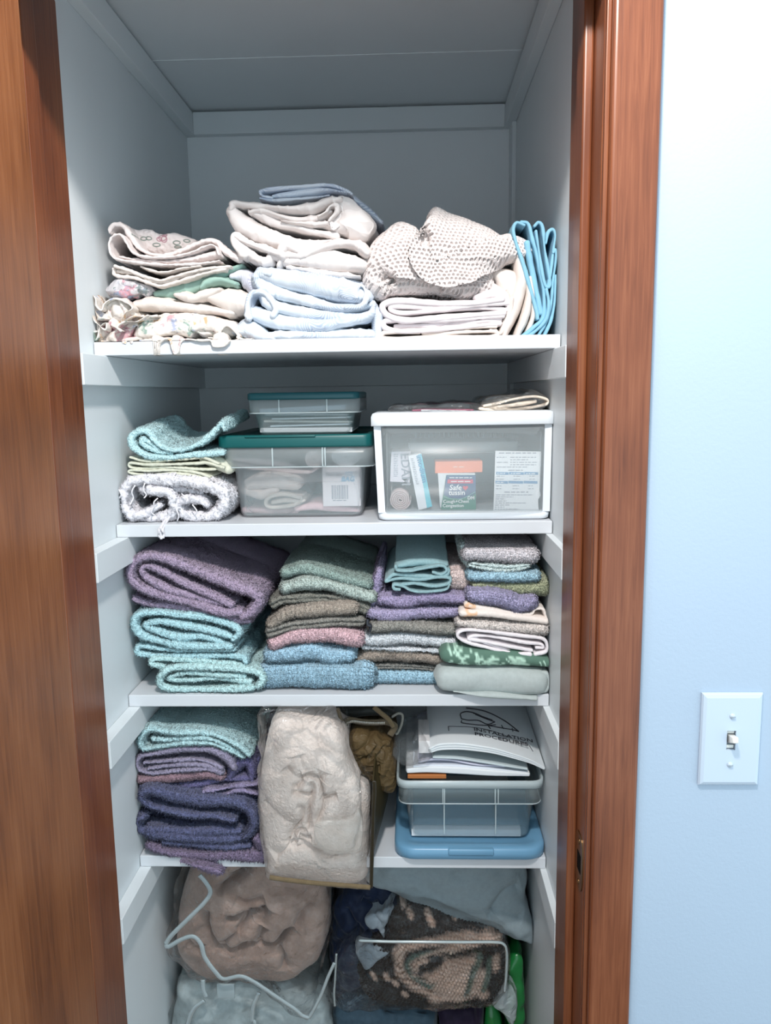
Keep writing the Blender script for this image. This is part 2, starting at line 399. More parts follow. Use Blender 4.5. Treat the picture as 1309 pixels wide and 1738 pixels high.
def wood(name, dark, mid, light, rough=.33, gx=1.):
    m, nt, b, o = _new(name)
    tc = N(nt, 'ShaderNodeTexCoord'); mp = N(nt, 'ShaderNodeMapping'); mp.inputs['Scale'].default_value = (150*gx, 150, 5); L(nt, tc.outputs['Object'], mp.inputs['Vector'])
    n = N(nt, 'ShaderNodeTexNoise', Scale=1.6, Detail=7.); n.inputs['Roughness'].default_value = .62; n.inputs['Distortion'].default_value = .6; L(nt, mp.outputs[0], n.inputs['Vector'])
    n2 = N(nt, 'ShaderNodeTexNoise', Scale=5., Detail=3.); mp2 = N(nt, 'ShaderNodeMapping'); mp2.inputs['Scale'].default_value = (2.2, 2.2, 1.); L(nt, tc.outputs['Object'], mp2.inputs['Vector']); L(nt, mp2.outputs[0], n2.inputs['Vector'])
    mm = N(nt, 'ShaderNodeMix', data_type='FLOAT'); mm.inputs[0].default_value = .5; L(nt, n.outputs['Fac'], mm.inputs[2]); L(nt, n2.outputs['Fac'], mm.inputs[3])
    r = ramp(nt, [(.3, dark), (.5, mid), (.72, light)]); L(nt, mm.outputs[0], r.inputs['Fac']); L(nt, r.outputs['Color'], b.inputs['Base Color'])
    bp = N(nt, 'ShaderNodeBump', Strength=.12, Distance=.002); L(nt, n.outputs['Fac'], bp.inputs['Height']); L(nt, bp.outputs['Normal'], b.inputs['Normal'])
    b.inputs['Roughness'].default_value = rough; b.inputs['Specular IOR Level'].default_value = .4
    return m
def paint(name, c, bump=.06, scale=120., rough=.5, var=.03):
    m, nt, b, o = _new(name)
    tc = N(nt, 'ShaderNodeTexCoord'); n = N(nt, 'ShaderNodeTexNoise', Scale=scale, Detail=4.); L(nt, tc.outputs['Object'], n.inputs['Vector'])
    n2 = N(nt, 'ShaderNodeTexNoise', Scale=3., Detail=3.); L(nt, tc.outputs['Object'], n2.inputs['Vector'])
    r = ramp(nt, [(.3, vmul(c, 1-var)), (.7, vmul(c, 1+var))]); L(nt, n2.outputs['Fac'], r.inputs['Fac']); L(nt, r.outputs['Color'], b.inputs['Base Color'])
    bp = N(nt, 'ShaderNodeBump', Strength=bump, Distance=.003); L(nt, n.outputs['Fac'], bp.inputs['Height']); L(nt, bp.outputs['Normal'], b.inputs['Normal'])
    b.inputs['Roughness'].default_value = rough; b.inputs['Specular IOR Level'].default_value = .3
    return m
# ================================================================ the room
XL, XR, YB, YJ = -.0564, .6200, .8308, .1736
SY = (.2607, .3007, .3049, .3084); SZ = (1.6479, 1.3721, 1.0935, .8114); SH = .0195; ZC = 2.150
white = paint('white_wall_paint', (.73, .77, .79), rough=.42); shelfw = paint('white_shelf_paint', (.66, .68, .71), rough=.35, bump=.03)
ceilp = paint('grey_white_ceiling_paint', (.76, .79, .81), rough=.6); backw = paint('brightened_back_paint', (.82, .85, .87), rough=.45); blue = paint('pale_blue_wall_paint', (.365, .44, .535), bump=.1, scale=260., rough=.55, var=.02)  # backw: the wall white lightened in colour to make up for dim light
W1 = wood('reddish_brown_varnished_wood', srgb(80, 40, 24), srgb(116, 65, 41), srgb(142, 88, 60)); W2 = wood('brown_jamb_wood', srgb(82, 42, 25), srgb(118, 66, 40), srgb(144, 90, 58))
W3 = wood('door_veneer', srgb(82, 44, 25), srgb(120, 71, 41), srgb(146, 94, 60), gx=1.)
def struct(name, g, m, **k): return build(name, g, m, kind='structure', smooth=False, **k)
def B(*a, **k): return box(Geo(), *a, **k)
struct('wall_left', B(XL-.06, XL, YJ, YB+.06, 0, 2.5, b=.0005), white)
struct('wall_right', B(XR, XR+.06, YJ, YB+.06, 0, 2.5, b=.0005), white)
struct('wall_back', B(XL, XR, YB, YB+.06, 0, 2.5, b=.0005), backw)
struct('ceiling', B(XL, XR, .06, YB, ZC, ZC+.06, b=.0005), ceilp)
g = Geo(); yse = at(580, 94, 0); ys = CAM[1]+(yse-CAM)[1]*(ZC-CAM[2])/(yse-CAM)[2]
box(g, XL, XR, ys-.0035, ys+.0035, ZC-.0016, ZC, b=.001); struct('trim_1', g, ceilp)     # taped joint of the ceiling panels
struct('floor', B(-1.1, 1.7, -1.9, YB, -.05, 0, b=.001), wood('floor_boards', (.12, .07, .04), (.2, .12, .07), (.28, .17, .1)))
g = Geo(); TZ0, TZ1 = ZC-.049, ZC-.005; t = .019
box(g, XL, XL+t, YJ+.001, YB, TZ0, TZ1); struct('trim_2', g, white)
g = Geo(); box(g, XR-t, XR, YJ+.001, YB, TZ0, TZ1); struct('trim_3', g, white)
g = Geo(); box(g, XL+t, XR-t, YB-t, YB, TZ0, TZ1); struct('trim_4', g, white)
g = Geo(); box(g, XR-.008, XR, YB-.05, YB, 0, TZ0, b=.0008); struct('trim_5', g, white)   # corner strip at the back right
# front wall with its opening
HZ = 2.045
g = Geo(); box(g, .63, 1.7, 0, YJ, 0, 2.5, b=.0005); struct('wall_front', g, blue)
g = Geo(); box(g, -1.1, -.06, 0, YJ, 0, 2.5, b=.0005); struct('wall_front', g, blue)
g = Geo(); box(g, -.06, .63, 0, .06, HZ+.02, 2.5, b=.0005); struct('wall_front', g, blue)
# right jamb: board, stop and casing
t_ = thing('door_frame', (.64, .08, 0), None, None, kind='structure')
g = Geo(); box(g, .61, .63, 0, YJ, 0, HZ+.02, b=.002); build('jamb', g, W2, t_, smooth=False)
g = Geo(); box(g, .5985, .61, .046, .084, 0, HZ, b=.003); build('door_stop', g, W2, t_, smooth=False)
g = Geo(); box(g, .6155, .6661, -.018, 0, 0, 1.9915, b=.004); build('casing', g, W1, t_, smooth=False)
g = Geo(); box(g, .6105, .6155, -.008, 0, 0, 1.9915, b=.001); build('casing_bead', g, W2, t_, smooth=False)
g = Geo(); box(g, -.0545, -.039, .0, YJ, 0, HZ+.02, b=.002); build('jamb', g, W2, t_, smooth=False)
g = Geo(); box(g, -.039, -.0275, .046, .084, 0, HZ, b=.003); build('door_stop', g, W2, t_, smooth=False)
g = Geo(); box(g, -.0545, .63, 0, .06, HZ, HZ+.02, b=.002); build('head_jamb', g, W2, t_, smooth=False)
g = Geo(); box(g, -.12, .6661, -.018, 0, 1.992, 2.06, b=.003); build('head_casing', g, W1, t_, smooth=False)
g = Geo(); box(g, -.12, -.062, -.018, 0, 0, 1.9915, b=.003); build('casing', g, W1, t_, smooth=False)
# strike plate let into the right jamb
brass = plastic('dark_brass', srgb(120, 92, 60), .28, .5, metal=.9); darkhole = plastic('dark_recess', (.004, .003, .003), .8, .1)
zs = at(988, 1465, .02)[2]
g = Geo(); P = []
for k in range(40):
    a = 2*math.pi*k/40; P.append((.026+.021*np.sign(math.cos(a))*abs(math.cos(a))**.7, zs+.037*np.sign(math.sin(a))*abs(math.sin(a))**.6))
V = [(.6088, y, z) for y, z in P]+[(.6102, y, z) for y, z in P]; i = np.arange(40); j = (i+1) % 40
g.add(V, [np.stack([i, j, j+40, i+40], 1), i[None]]); sp = build('strike_plate', g, brass, t_, label='dark brass strike plate', flat=True)
g = Geo(); box(g, .6083, .6092, .014, .032, zs-.012, zs+.012, b=.0003); build('latch_hole', g, darkhole, sp)
for dz in (-.027, .027):
    g = Geo(); V = [(.6082, .024+.0035*math.cos(a), zs+dz+.0035*math.sin(a)) for a in np.linspace(0, 6.283, 12, endpoint=False)]+[(.609, .024+.004*math.cos(a), zs+dz+.004*math.sin(a)) for a in np.linspace(0, 6.283, 12, endpoint=False)]
    i = np.arange(12); j = (i+1) % 12; g.add(V, [np.stack([i, j, j+12, i+12], 1), i[None]]); build('screw', g, brass, sp)
# the door, standing open against the left side
g = Geo(); box(g, -.0325, .0032, -.66, -.0195, .01, 2.035, b=.0025); dd = build('door_1', g, W3, smooth=False, kind='structure')
# light switch
sx, sz = .7763, 1.1595
ls = thing('light_switch', (sx, 0, sz-.057), 'white toggle light switch on the pale blue wall', 'light switch')
plw = plastic('switch_white', (.48, .55, .64), .3, .5); plw2 = plastic('toggle_white', (.68, .66, .62), .35, .5)
g = Geo(); rings = []
def prect(hx, hz, y): return [(sx-hx, y, sz-hz), (sx+hx, y, sz-hz), (sx+hx, y, sz+hz), (sx-hx, y, sz+hz)]
R4 = [prect(.035, .057, 0), prect(.0352, .0572, -.0025), prect(.0335, .0555, -.0048), prect(.0300, .052, -.0062), prect(.0052, .012, -.0062), prect(.0050, .0118, -.002)]
g.add(np.vstack(R4), [np.stack([np.array([k*4+q, k*4+(q+1) % 4, k*4+4+(q+1) % 4, k*4+4+q]) for q in range(4)]) for k in range(5)])
build('wall_plate', g, plw, ls, smooth=False)
g = Geo(); box(g, sx-.005, sx+.005, -.0026, -.0014, sz-.0118, sz+.0118, b=.0002); build('switch_recess', g, plastic('recess_grey', (.10, .12, .14), .5, .3), ls)
g = Geo(); box(g, sx-.0042, sx+.0042, -.0035, -.002, sz-.0105, sz-.0065, b=.0003); box(g, sx-.0042, sx+.0042, -.0035, -.002, sz+.0075, sz+.0108, b=.0003); build('toggle_surround', g, plw2, ls)
g = Geo(); M = Matrix.Translation((sx, -.002, sz+.001)) @ Matrix.Rotation(math.radians(74), 4, 'X')
loft(g, [(0, -.0042, .0042, -.0055, .0055, .001), (.010, -.0036, .0036, -.0042, .0042, .0012), (.0165, -.0034, .0034, -.0036, .0036, .0014), (.0172, -.0026, .0026, -.0028, .0028, .0012)], M=M)
build('toggle', g, plw2, ls)
for dz in (-.030, .030):
    g = Geo(); V = []; 
    for r, y in ((.0036, -.006), (.0034, -.0072), (.0022, -.0084), (.0003, -.0087)):
        V += [(sx+r*math.cos(a), y, sz+dz+r*math.sin(a)) for a in np.linspace(0, 6.283, 16, endpoint=False)]
    g.add(V, [grid(4, 16, True)]); s_ = build('screw', g, plw, ls)
    g = Geo(); box(g, sx-.0026, sx+.0026, -.0091, -.0085, sz+dz-.0004, sz+dz+.0004, b=.0001); build('screw_slot', g, plastic('slot_grey', (.3, .33, .36), .5, .3), s_)
# shelves and the cleats that carry them
SL = ['top white shelf board with bed linens and a lace blanket on it', 'second white shelf board with plastic bins on it', 'third white shelf board under four columns of folded towels', 'lowest white shelf board under the vinyl bag and the blue lidded bin']
SN = ['top shelf', 'second shelf', 'third shelf', 'lowest shelf']
nail = plastic('paint_filled_nail', (.85, .86, .87), .4, .4)
for k in range(4):
    g = Geo(); box(g, XL+.0012, XR-.0015, SY[k], YB-.001, SZ[k]-SH, SZ[k], b=.0012); o = build('shelf', g, shelfw, smooth=False, label=SL[k], cat='shelf')
    h = .043
    for nm, x0, x1, y0, y1 in (('left', XL, XL+.019, YJ+.002, YB-.019), ('right', XR-.0105, XR, YJ+.002, YB-.019), ('back', XL, XR, YB-.019, YB)):
        if nm == 'back' and k > 0: continue
        g = Geo(); box(g, x0, x1, y0, y1, SZ[k]-SH-h, SZ[k]-SH-.0003, b=.001)
        o = build('shelf_cleat', g, white, smooth=False, label=f'white wooden cleat on the {nm} closet wall under the {SN[k]}', cat='shelf support', group='cleats carrying the shelves')
# ---------------------------------------------------------------- light and camera
sc = bpy.context.scene
def lamp(name, typ, loc, e, c, **k):
    l = bpy.data.lights.new(name, typ); l.energy = e; l.color = c
    for a, v in k.items(): setattr(l, a, v)
    o = bpy.data.objects.new(name, l); C.objects.link(o); o.location = loc; return o
lamp('hall_ceiling_lamp', 'POINT', (.40, -.62, 2.33), 37, (1., .955, .92), shadow_soft_size=.055)
w = bpy.data.worlds.new('hall_ambient'); sc.world = w; w.use_nodes = True
w.node_tree.nodes['Background'].inputs[0].default_value = (.72, .90, 1., 1); w.node_tree.nodes['Background'].inputs[1].default_value = 1.05
cd = bpy.data.cameras.new('camera'); co = bpy.data.objects.new('camera', cd); C.objects.link(co); sc.camera = co
cd.sensor_fit = 'VERTICAL'; cd.sensor_height = 36; cd.sensor_width = 27; cd.lens = FPX/1738*36; cd.clip_start = .01
m = Matrix(((RT[0], -DN[0], -_fw[0]), (RT[1], -DN[1], -_fw[1]), (RT[2], -DN[2], -_fw[2]))).to_4x4(); m.translation = Vector(CAM); co.matrix_world = m
sc.view_settings.view_transform = 'Standard'; sc.view_settings.look = 'None'; sc.view_settings.gamma = 1; sc.view_settings.exposure = .75
sc.view_settings.use_curve_mapping = False
sc.cycles.transparent_max_bounces = 24; sc.cycles.max_bounces = 8; sc.cycles.use_denoising = True
# ================================================================ third shelf: four columns of folded towels
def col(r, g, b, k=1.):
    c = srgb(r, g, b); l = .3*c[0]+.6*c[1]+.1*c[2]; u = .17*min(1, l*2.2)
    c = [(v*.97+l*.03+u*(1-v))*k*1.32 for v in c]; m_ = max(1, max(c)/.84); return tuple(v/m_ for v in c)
TR = ((.0009, .0038), (.0009, .0021), (.0020, .03))     # terry pile
SM = ((.0009, .02), (.0003, .006))                       # smooth cloth
def lift(c):
    k = min(1.25, .92/max(c)); return tuple(v*k for v in c)
def terry(name, g, c, label, cat='towel', group=None, fuzz=26000, fl=.0021, var=.10, **k):
    return build(name, g, cloth(name+'_terry', lift(c), var=var, scale=260, bump=1., bscale=430, sheen=.2, bd=.005), label=label, cat=cat, group=group, rough=TR, fuzz=int(fuzz*1.5), fl=fl, **k)
G1, G2, G3, G4 = 'bath towels in the left stack of the third shelf', 'wash cloths in the second stack of the third shelf', 'wash cloths in the third stack of the third shelf', 'cloths in the right stack of the third shelf'
g = Geo(); Y = .312
sheet(g, 5, [(640,432),(560,428),(470,402),(350,370),(220,335),(135,285),(112,225),(150,172),(230,158),(330,188),(450,240),(600,296),(700,330),(735,370),(700,425),(655,450)], Y, .30, [40,44,46,46,46,46,46,46,46,50,54,54,50,50,50,34])
sheet(g, 5, [(560,385),(480,372),(400,348),(290,315),(200,272),(165,228),(190,205),(270,232),(390,296),(520,350),(600,392)], Y+.004, .29, [30,34,36,36,36,32,30,34,40,40,34])
sheet(g, 5, [(135,362),(200,388),(330,402),(480,428),(600,462),(690,468)], Y+.012, .29, [34,44,44,44,40,20])
terry('bath_towel', g, col(140,118,146,.92), 'large mauve purple bath towel rolled over at its left end', group=G1, fuzz=52000, fl=.0027)
g = Geo(); Y = .314
sheet(g, 5, [(600,592),(450,592),(300,578),(175,545),(132,495),(150,442),(230,430),(350,440),(480,455),(600,490),(640,528),(610,560)], Y, .30, [34,34,36,36,36,36,36,36,36,36,34,30])
sheet(g, 5, [(560,577),(470,545),(350,548),(230,515),(190,490),(260,472),(380,490),(500,515),(600,545)], Y+.003, .29, [30,34,34,34,28,30,34,34,30])
sheet(g, 5, [(620,606),(450,606),(300,608),(165,592),(152,625),(235,638),(400,640),(560,636),(650,642),(676,668)], Y+.006, .30, [24,26,28,28,28,28,28,28,28,20])
terry('bath_towel', g, col(150,202,212), 'pale aqua bath towel folded flat directly under the mauve towel', group=G1, fuzz=46000)
g = Geo(); Y = .310
sheet(g, 5, [(660,694),(480,668),(330,655),(232,652),(222,676),(275,690)], Y+.006, .29, 30)
sheet(g, 5, [(700,790),(500,802),(300,796),(258,755),(300,702),(420,692),(600,700),(720,715),(756,750),(735,784)], Y, .29, 31)
sheet(g, 5, [(690,762),(520,748),(400,758),(300,748),(380,722),(520,728),(660,738)], Y+.003, .28, 26)
terry('bath_towel', g, col(150,194,196,.95), 'sea green bath towel at the bottom of the left towel stack', group=G1, fuzz=40000)
def wash(t, pts, th, Y, depth, c, label, group, fuzz=15000, ry=.009, layers=1, cat='wash cloth', name='wash_cloth', **k):
    g = Geo(); sheet(g, t, pts, Y, depth, th, layers=layers, ry=ry, **{a: k[a] for a in ('rise', 'slide', 'yj', 'bow') if a in k})
    return terry(name, g, c, label, cat, group, fuzz)
# second stack
wash(5, [(785,742),(900,737),(1050,740),(1240,742)], 132, .318, .26, col(158,208,234), 'thick light blue hand towel at the bottom of the second stack', G2, 30000, ry=.016, name='hand_towel', cat='towel')
wash(5, [(790,640),(900,628),(980,622),(1080,640),(1170,642)], [70,84,90,86,80], .320, .24, col(154,204,232), 'small light blue wash cloth under the pink one', G2, 16000, ry=.014)
wash(5, [(810,580),(900,547),(1000,535),(1100,543),(1210,562)], [60,76,84,86,84], .318, .24, col(248,196,206,1.15), 'pink wash cloth in the second stack', G2, 18000, ry=.013)
wash(5, [(792,522),(900,492),(1000,482),(1100,472),(1230,476)], 44, .322, .25, col(112,108,100), 'thin grey brown wash cloth lying on the pink one', G2, ry=.006, layers=2)
wash(5, [(796,490),(880,436),(1000,420),(1100,412),(1186,408)], [52,62,66,66,60], .318, .24, col(136,122,108), 'taupe wash cloth second above the pink one', G2, 16000, ry=.012)
wash(5, [(808,386),(860,364),(1000,356),(1150,372),(1255,412)], 42, .330, .25, col(104,102,92), 'dark olive grey wash cloth under the sage green pair', G2, ry=.005, layers=2)
wash(5, [(860,312),(950,288),(1050,294),(1150,320),(1280,358)], [54,60,60,60,50], .322, .25, col(142,158,150), 'sage green wash cloth under the top green cloth of the second stack', G2, 16000, ry=.012)
wash(5, [(868,236),(950,218),(1050,238),(1150,266),(1262,296)], [56,60,60,58,46], .330, .28, col(114,138,130), 'dull green wash cloth on top of the second stack', G2, 20000, ry=.014)
# third stack
wash(6, [(145,872),(350,876),(578,880)], [88,92,84], .342, .25, col(154,204,228), 'light blue wash cloth at the bottom of the third stack', G3, 16000, ry=.013)
wash(6, [(140,816),(350,812),(560,826)], 30, .346, .25, col(106,104,98), 'thin grey brown wash cloth on the bottom light blue cloth of the third stack', G3, 9000, ry=.004, layers=2)
wash(6, [(100,772),(200,752),(350,748),(450,760),(568,776)], [70,82,78,74,60], .338, .25, col(134,118,104), 'taupe wash cloth under the white one in the third stack', G3, 17000, ry=.013)
g = Geo(); sheet(g, 6, [(100,655),(200,664),(350,655),(500,668),(625,684)], .330, .26, [70,86,84,78,62], ry=.014); sheet(g, 6, [(125,704),(350,712),(560,724)], .336, .25, 26, ry=.006)
terry('wash_cloth', g, col(206,210,216), 'white wash cloth in the middle of the third stack', 'wash cloth', G3, 20000)
g = Geo(); sheet(g, 6, [(176,592),(300,580),(450,594),(635,606)], .326, .25, [66,78,78,66], ry=.014)
o = terry('wash_cloth', g, col(124,120,112), 'grey taupe wash cloth with a small dark tag under the purple cloth', 'wash cloth', G3, 17000)
g = Geo(); p = xz(6, [(148,540),(150,568),(166,578),(160,606)], .322); tube(g, np.c_[p[:, 0], [.322, .320, .322, .324], p[:, 1]], .0026, flat=2.2); build('care_tag', g, plastic('tag_black', (.03, .035, .045), .5), o, label='dark woven tag')
g = Geo(); sheet(g, 6, [(172,512),(300,522),(450,512),(648,502)], .328, .26, [70,84,82,70], ry=.014)
terry('wash_cloth', g, col(140,128,164), 'lower of the two purple wash cloths in the third stack', 'wash cloth', G3, 18000)
g = Geo(); sheet(g, 6, [(232,440),(350,446),(500,426),(698,432)], .324, .26, [70,84,82,70], ry=.015); sheet(g, 6, [(180,470),(192,400),(205,320),(215,268)], .345, .23, [40,50,50,40])
terry('wash_cloth', g, col(132,118,156), 'upper purple wash cloth lying under the teal cloth', 'wash cloth', G3, 22000)
g = Geo(); Y = .332
sheet(g, 6, [(640,320),(720,322)], Y+.012, .2, [150,140], ry=.02)
terry('wash_cloth', g, col(224,196,190), 'pale peach wash cloth behind the teal cloth', 'wash cloth', G3, 9000)
g = Geo(); Y = .322
sheet(g, 6, [(330,372),(300,368),(298,345),(345,352),(400,380),(480,386),(590,374),(616,345)], Y, .22, 15, yj=.004)
sheet(g, 6, [(345,345),(420,338),(520,352),(600,340),(618,310),(560,300),(450,318),(330,312),(252,328)], Y+.004, .22, 18, yj=.005)
sheet(g, 6, [(256,322),(300,290),(420,298),(540,300),(600,285),(606,262)], Y+.006, .22, 26, yj=.005)
sheet(g, 6, [(522,276),(566,288),(598,268),(584,242),(540,240),(450,258),(390,270),(318,266),(308,244)], Y+.002, .22, 16, yj=.003)
sheet(g, 6, [(318,240),(400,225),(500,222),(596,232)], Y+.015, .25, [30,50,50,30], ry=.012, rise=.16)
build('tea_towel', g, cloth('teal_cloth', col(112,154,160,.85), var=.1, scale=300, bump=.5, bscale=900), label='thin teal cloth with pale folded edges on top of the third stack', cat='towel', group=G3, rough=SM+((.0004, .0022),))
# right stack
g = Geo(); sheet(g, 6, [(602,900),(800,905),(960,908),(1115,912)], .296, .26, [150,166,170,164], ry=.018); sheet(g, 6, [(1120,858),(1170,858),(1196,890),(1190,930),(1150,948),(1128,925)], .303, .25, 34)
sheet(g, 6, [(640,958),(800,975),(950,985),(1105,1000)], .293, .2, [14,30,34,26], ry=.012)
build('table_cloth', g, cloth('sage_cotton', col(158,170,168,.78), var=.05, bump=.2, bscale=900), label='smooth sage grey cloth at the bottom of the right stack', cat='cloth', group=G4, rough=SM+((.0012, .05),))
# green damask cloth: pale flowers and leaves are woven into it
dam = []
def leafs(base, tip, w): dam.append((xz(6, [base, ((base[0]+tip[0])/2, (base[1]+tip[1])/2-4), tip], .30), w*.001, col(152,196,172)))
for b, q, w in [((625,745),(612,712),1.6),((640,735),(668,700),1.6),((655,745),(690,716),1.5),((690,770),(668,752),2),((692,765),(720,750),2),((700,790),(672,800),2.2),((700,792),(722,806),2),((770,740),(768,780),1.4),((768,782),(800,765),2.6),((800,800),(830,775),1.5),
                ((830,790),(862,760),2.4),((850,775),(890,768),2.4),((845,790),(890,802),2.2),((835,800),(850,822),2),((960,760),(990,780),2.6),((975,790),(1010,800),2.6),((1000,765),(1040,775),2.4),((1010,790),(1065,806),2.4),((985,800),(1000,818),2),((1130,785),(1142,815),.9),((1152,780),(1165,812),.9),((612,800),(630,782),1.6),((900,815),(930,790),1.2)]: leafs(b, q, w)
for P in ([(640,700),(660,740),(690,780),(700,815)],[(735,725),(780,745),(785,790),(768,815),(820,795)],[(940,770),(970,800)]): dam.append((xz(6, P, .30), .0009, col(152,196,172)))
g = Geo(); sheet(g, 6, [(608,756),(800,768),(1000,772),(1182,794)], .300, .26, [106,108,100,62], ry=.016, ds=.0011)
build('table_cloth', g, dyed('green_damask'), label='dark green damask cloth with pale woven flowers', cat='cloth', group=G4, rough=SM, base=col(62,98,82), paint=dam)
g = Geo(); Y = .304
sheet(g, 6, [(1075,742),(970,738),(820,704),(710,674),(662,640),(690,608),(800,608),(1000,636),(1140,654),(1176,690),(1168,728),(1105,744)], Y, .25, 20, yj=.002)
sheet(g, 6, [(1085,722),(900,686),(760,660),(722,652),(770,636),(900,648),(1050,676),(1135,686),(1150,706),(1112,706)], Y+.002, .24, 17, yj=.002)
sheet(g, 6, [(960,722),(830,684),(740,640),(730,668)], Y+.004, .24, 14)
build('napkin', g, cloth('white_cotton', col(226,218,222), var=.05, bump=.3, bscale=900), label='folded white cotton cloth on the green damask one', cat='cloth', group=G4, rough=SM)
g = Geo(); sheet(g, 6, [(675,568),(800,578),(950,592),(1160,602)], .308, .25, [56,68,70,72], ry=.013)
terry('wash_cloth', g, col(224,210,202), 'cream wash cloth on the white cotton cloth', 'wash cloth', G4, 15000, fl=.002)
emb = [(xz(6, P, .304), w*1e-3, col(226,168,110)) for P, w in [([(705,470),(730,452),(760,470)],2.2),([(712,490),(735,480),(760,478)],1.8),([(700,530),(730,512),(765,516)],2.2),([(716,500),(740,520),(730,535)],1.8),([(745,520),(770,505)],1.6),([(720,462),(718,480)],1.8)]]
g = Geo(); sheet(g, 6, [(690,508),(850,512),(1000,532),(1168,556)], .306, .25, [44,52,52,44], ry=.011, ds=.0012); sheet(g, 6, [(716,460),(800,480),(950,506),(1075,515),(1105,488),(1150,490),(1172,540)], .310, .24, [40,34,28,22,20,22,24], ry=.006, ds=.0012)
build('guest_towel', g, dyed('embroidered_cream_cotton'), label='cream towel with orange embroidered flowers', cat='towel', group=G4, rough=SM+((.0005, .0025),), base=col(226,212,202), paint=emb)
g = Geo(); sheet(g, 6, [(752,412),(850,420),(950,440),(1010,462),(1084,452)], .306, .24, [78,100,104,100,90], ry=.016)
terry('wash_cloth', g, col(138,130,168), 'purple wash cloth in the right stack under the olive one', 'wash cloth', G4, 20000)
g = Geo(); sheet(g, 6, [(765,355),(900,360),(1050,364),(1172,362)], .322, .24, [54,66,90,112], ry=.016)
terry('wash_cloth', g, col(140,144,106), 'olive green wash cloth in the right stack', 'wash cloth', G4, 18000)
g = Geo(); sheet(g, 6, [(742,300),(900,302),(1108,298)], .316, .24, [54,62,66], ry=.012)
terry('wash_cloth', g, col(156,206,228), 'light blue wash cloth in the right stack under the white one', 'wash cloth', G4, 15000)
g = Geo(); sheet(g, 6, [(738,232),(850,248),(950,254),(1065,236)], .318, .24, [30,44,40,26], ry=.008, layers=2); sheet(g, 6, [(690,130),(700,180),(725,232)], .335, .22, [30,34,26])
terry('wash_cloth', g, col(170,192,190), 'pale grey green wash cloth showing below the topmost white cloth', 'wash cloth', G4, 13000)
g = Geo(); sheet(g, 6, [(726,176),(900,180),(1080,186)], .314, .25, [84,98,96], ry=.020)
terry('wash_cloth', g, col(208,200,206), 'white wash cloth on top of the right stack', 'wash cloth', G4, 20000)
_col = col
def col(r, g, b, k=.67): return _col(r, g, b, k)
# ================================================================ top shelf: bed linen, lace blanket
S1 = 'linens on the top shelf'
cream = cloth('cream_cotton', col(236,222,212), var=.04, scale=60, bump=.25, bscale=900, sheen=.05)
ivory = cloth('ivory_sateen', col(238,228,224), var=.03, scale=60, bump=.15, bscale=900, sheen=.05)
white_s = cloth('white_sheet_cotton', col(240,230,232), var=.03, scale=60, bump=.2, bscale=900, sheen=.05)
CR = ((.0022, .035), (.0009, .011))
RP = srgb(196,150,160); GP = srgb(150,170,160); BP = srgb(160,172,190); OR = srgb(205,160,125)
# --- left group, bottom to top
flm = floral('cream_floral_print', col(238,228,218), [srgb(205,165,170), srgb(150,170,160), srgb(170,176,196), srgb(214,176,140)], 24., .60)
g = Geo(); Y = .275
blob(g, 'A', [(400,960),(430,880),(540,810),(700,775),(900,775),(1080,820),(1180,850),(1225,950),(1000,985),(850,970),(720,950),(600,975),(480,985)], Y, .20, .03, p=3,
     creases=[([(500,800),(700,840),(900,830)],3,7),([(820,960),(900,930),(1010,950)],6,8)], steps=[([(420,930),(520,800),(640,770)],4,14),([(1180,860),(1060,890),(1020,970)],4,10)], noise_amp=.0022)
blob(g, 'A', [(60,980),(48,900),(40,780),(32,690),(60,640),(110,660),(150,720),(175,690),(250,660),(330,680),(385,730),(470,790),(500,850),(420,930),(300,1015),(150,1030)], Y-.004, .19, .022, p=2.5,
     creases=[([(90,700),(130,780),(200,830)],7,7),([(60,800),(150,850),(220,930)],7,6),([(170,700),(200,780),(280,850)],6,6),([(270,880),(330,800),(430,780)],7,6),([(280,900),(380,850),(470,830)],7,5),([(110,1000),(160,960),(190,880)],6,5),([(230,960),(330,930),(420,900)],5,6)],
     steps=[([(250,670),(310,770),(300,850)],5,8),([(200,870),(300,900),(420,880)],5,8)], noise_amp=.003)
sheet(g, 'A', [(80,985),(200,1000),(320,985),(450,965)], Y+.006, .16, [40,70,66,30], ry=.012)
sheet(g, 'A', [(1030,980),(1060,905),(1110,870),(1160,900),(1200,950)], Y-.004, .05, 14)
def ruffle(g, pts, Y, d, th=9, amp=.004, wl=.011):
    sheet(g, 'A', pts, Y, d, th, ds=.0010, yj=.006, K=10)
ruffle(g, [(40,790),(34,690),(55,640),(100,665),(110,720),(150,752),(172,700),(240,664),(320,682),(385,735),(330,780),(300,850)], Y-.006, .03)
ruffle(g, [(300,850),(380,800),(470,800),(560,792)], Y-.006, .03)
ruffle(g, [(300,910),(270,880),(330,840),(420,835),(500,790)], Y-.008, .03)
ruffle(g, [(40,800),(110,850),(180,905),(190,850),(140,880),(120,960),(80,985),(60,930),(110,915)], Y-.008, .035)
ruffle(g, [(66,985),(110,1018),(200,1026),(330,1015),(420,1020),(450,985),(520,978)], Y-.014, .04, 11)
ruffle(g, [(520,978),(540,1050),(575,1056),(600,1000),(640,972),(676,985),(700,1078),(730,1076),(752,1000),(800,975),(900,985),(985,984),(1010,1032),(1085,1030),(1130,990)], Y-.017, .03, 11)
ruffle(g, [(1130,990),(1190,975),(1180,930),(1110,868),(1062,900),(1040,965),(960,960)], Y-.010, .04, 9)
ruffle(g, [(1190,960),(1240,980),(1300,970)], Y-.004, .04, 12)
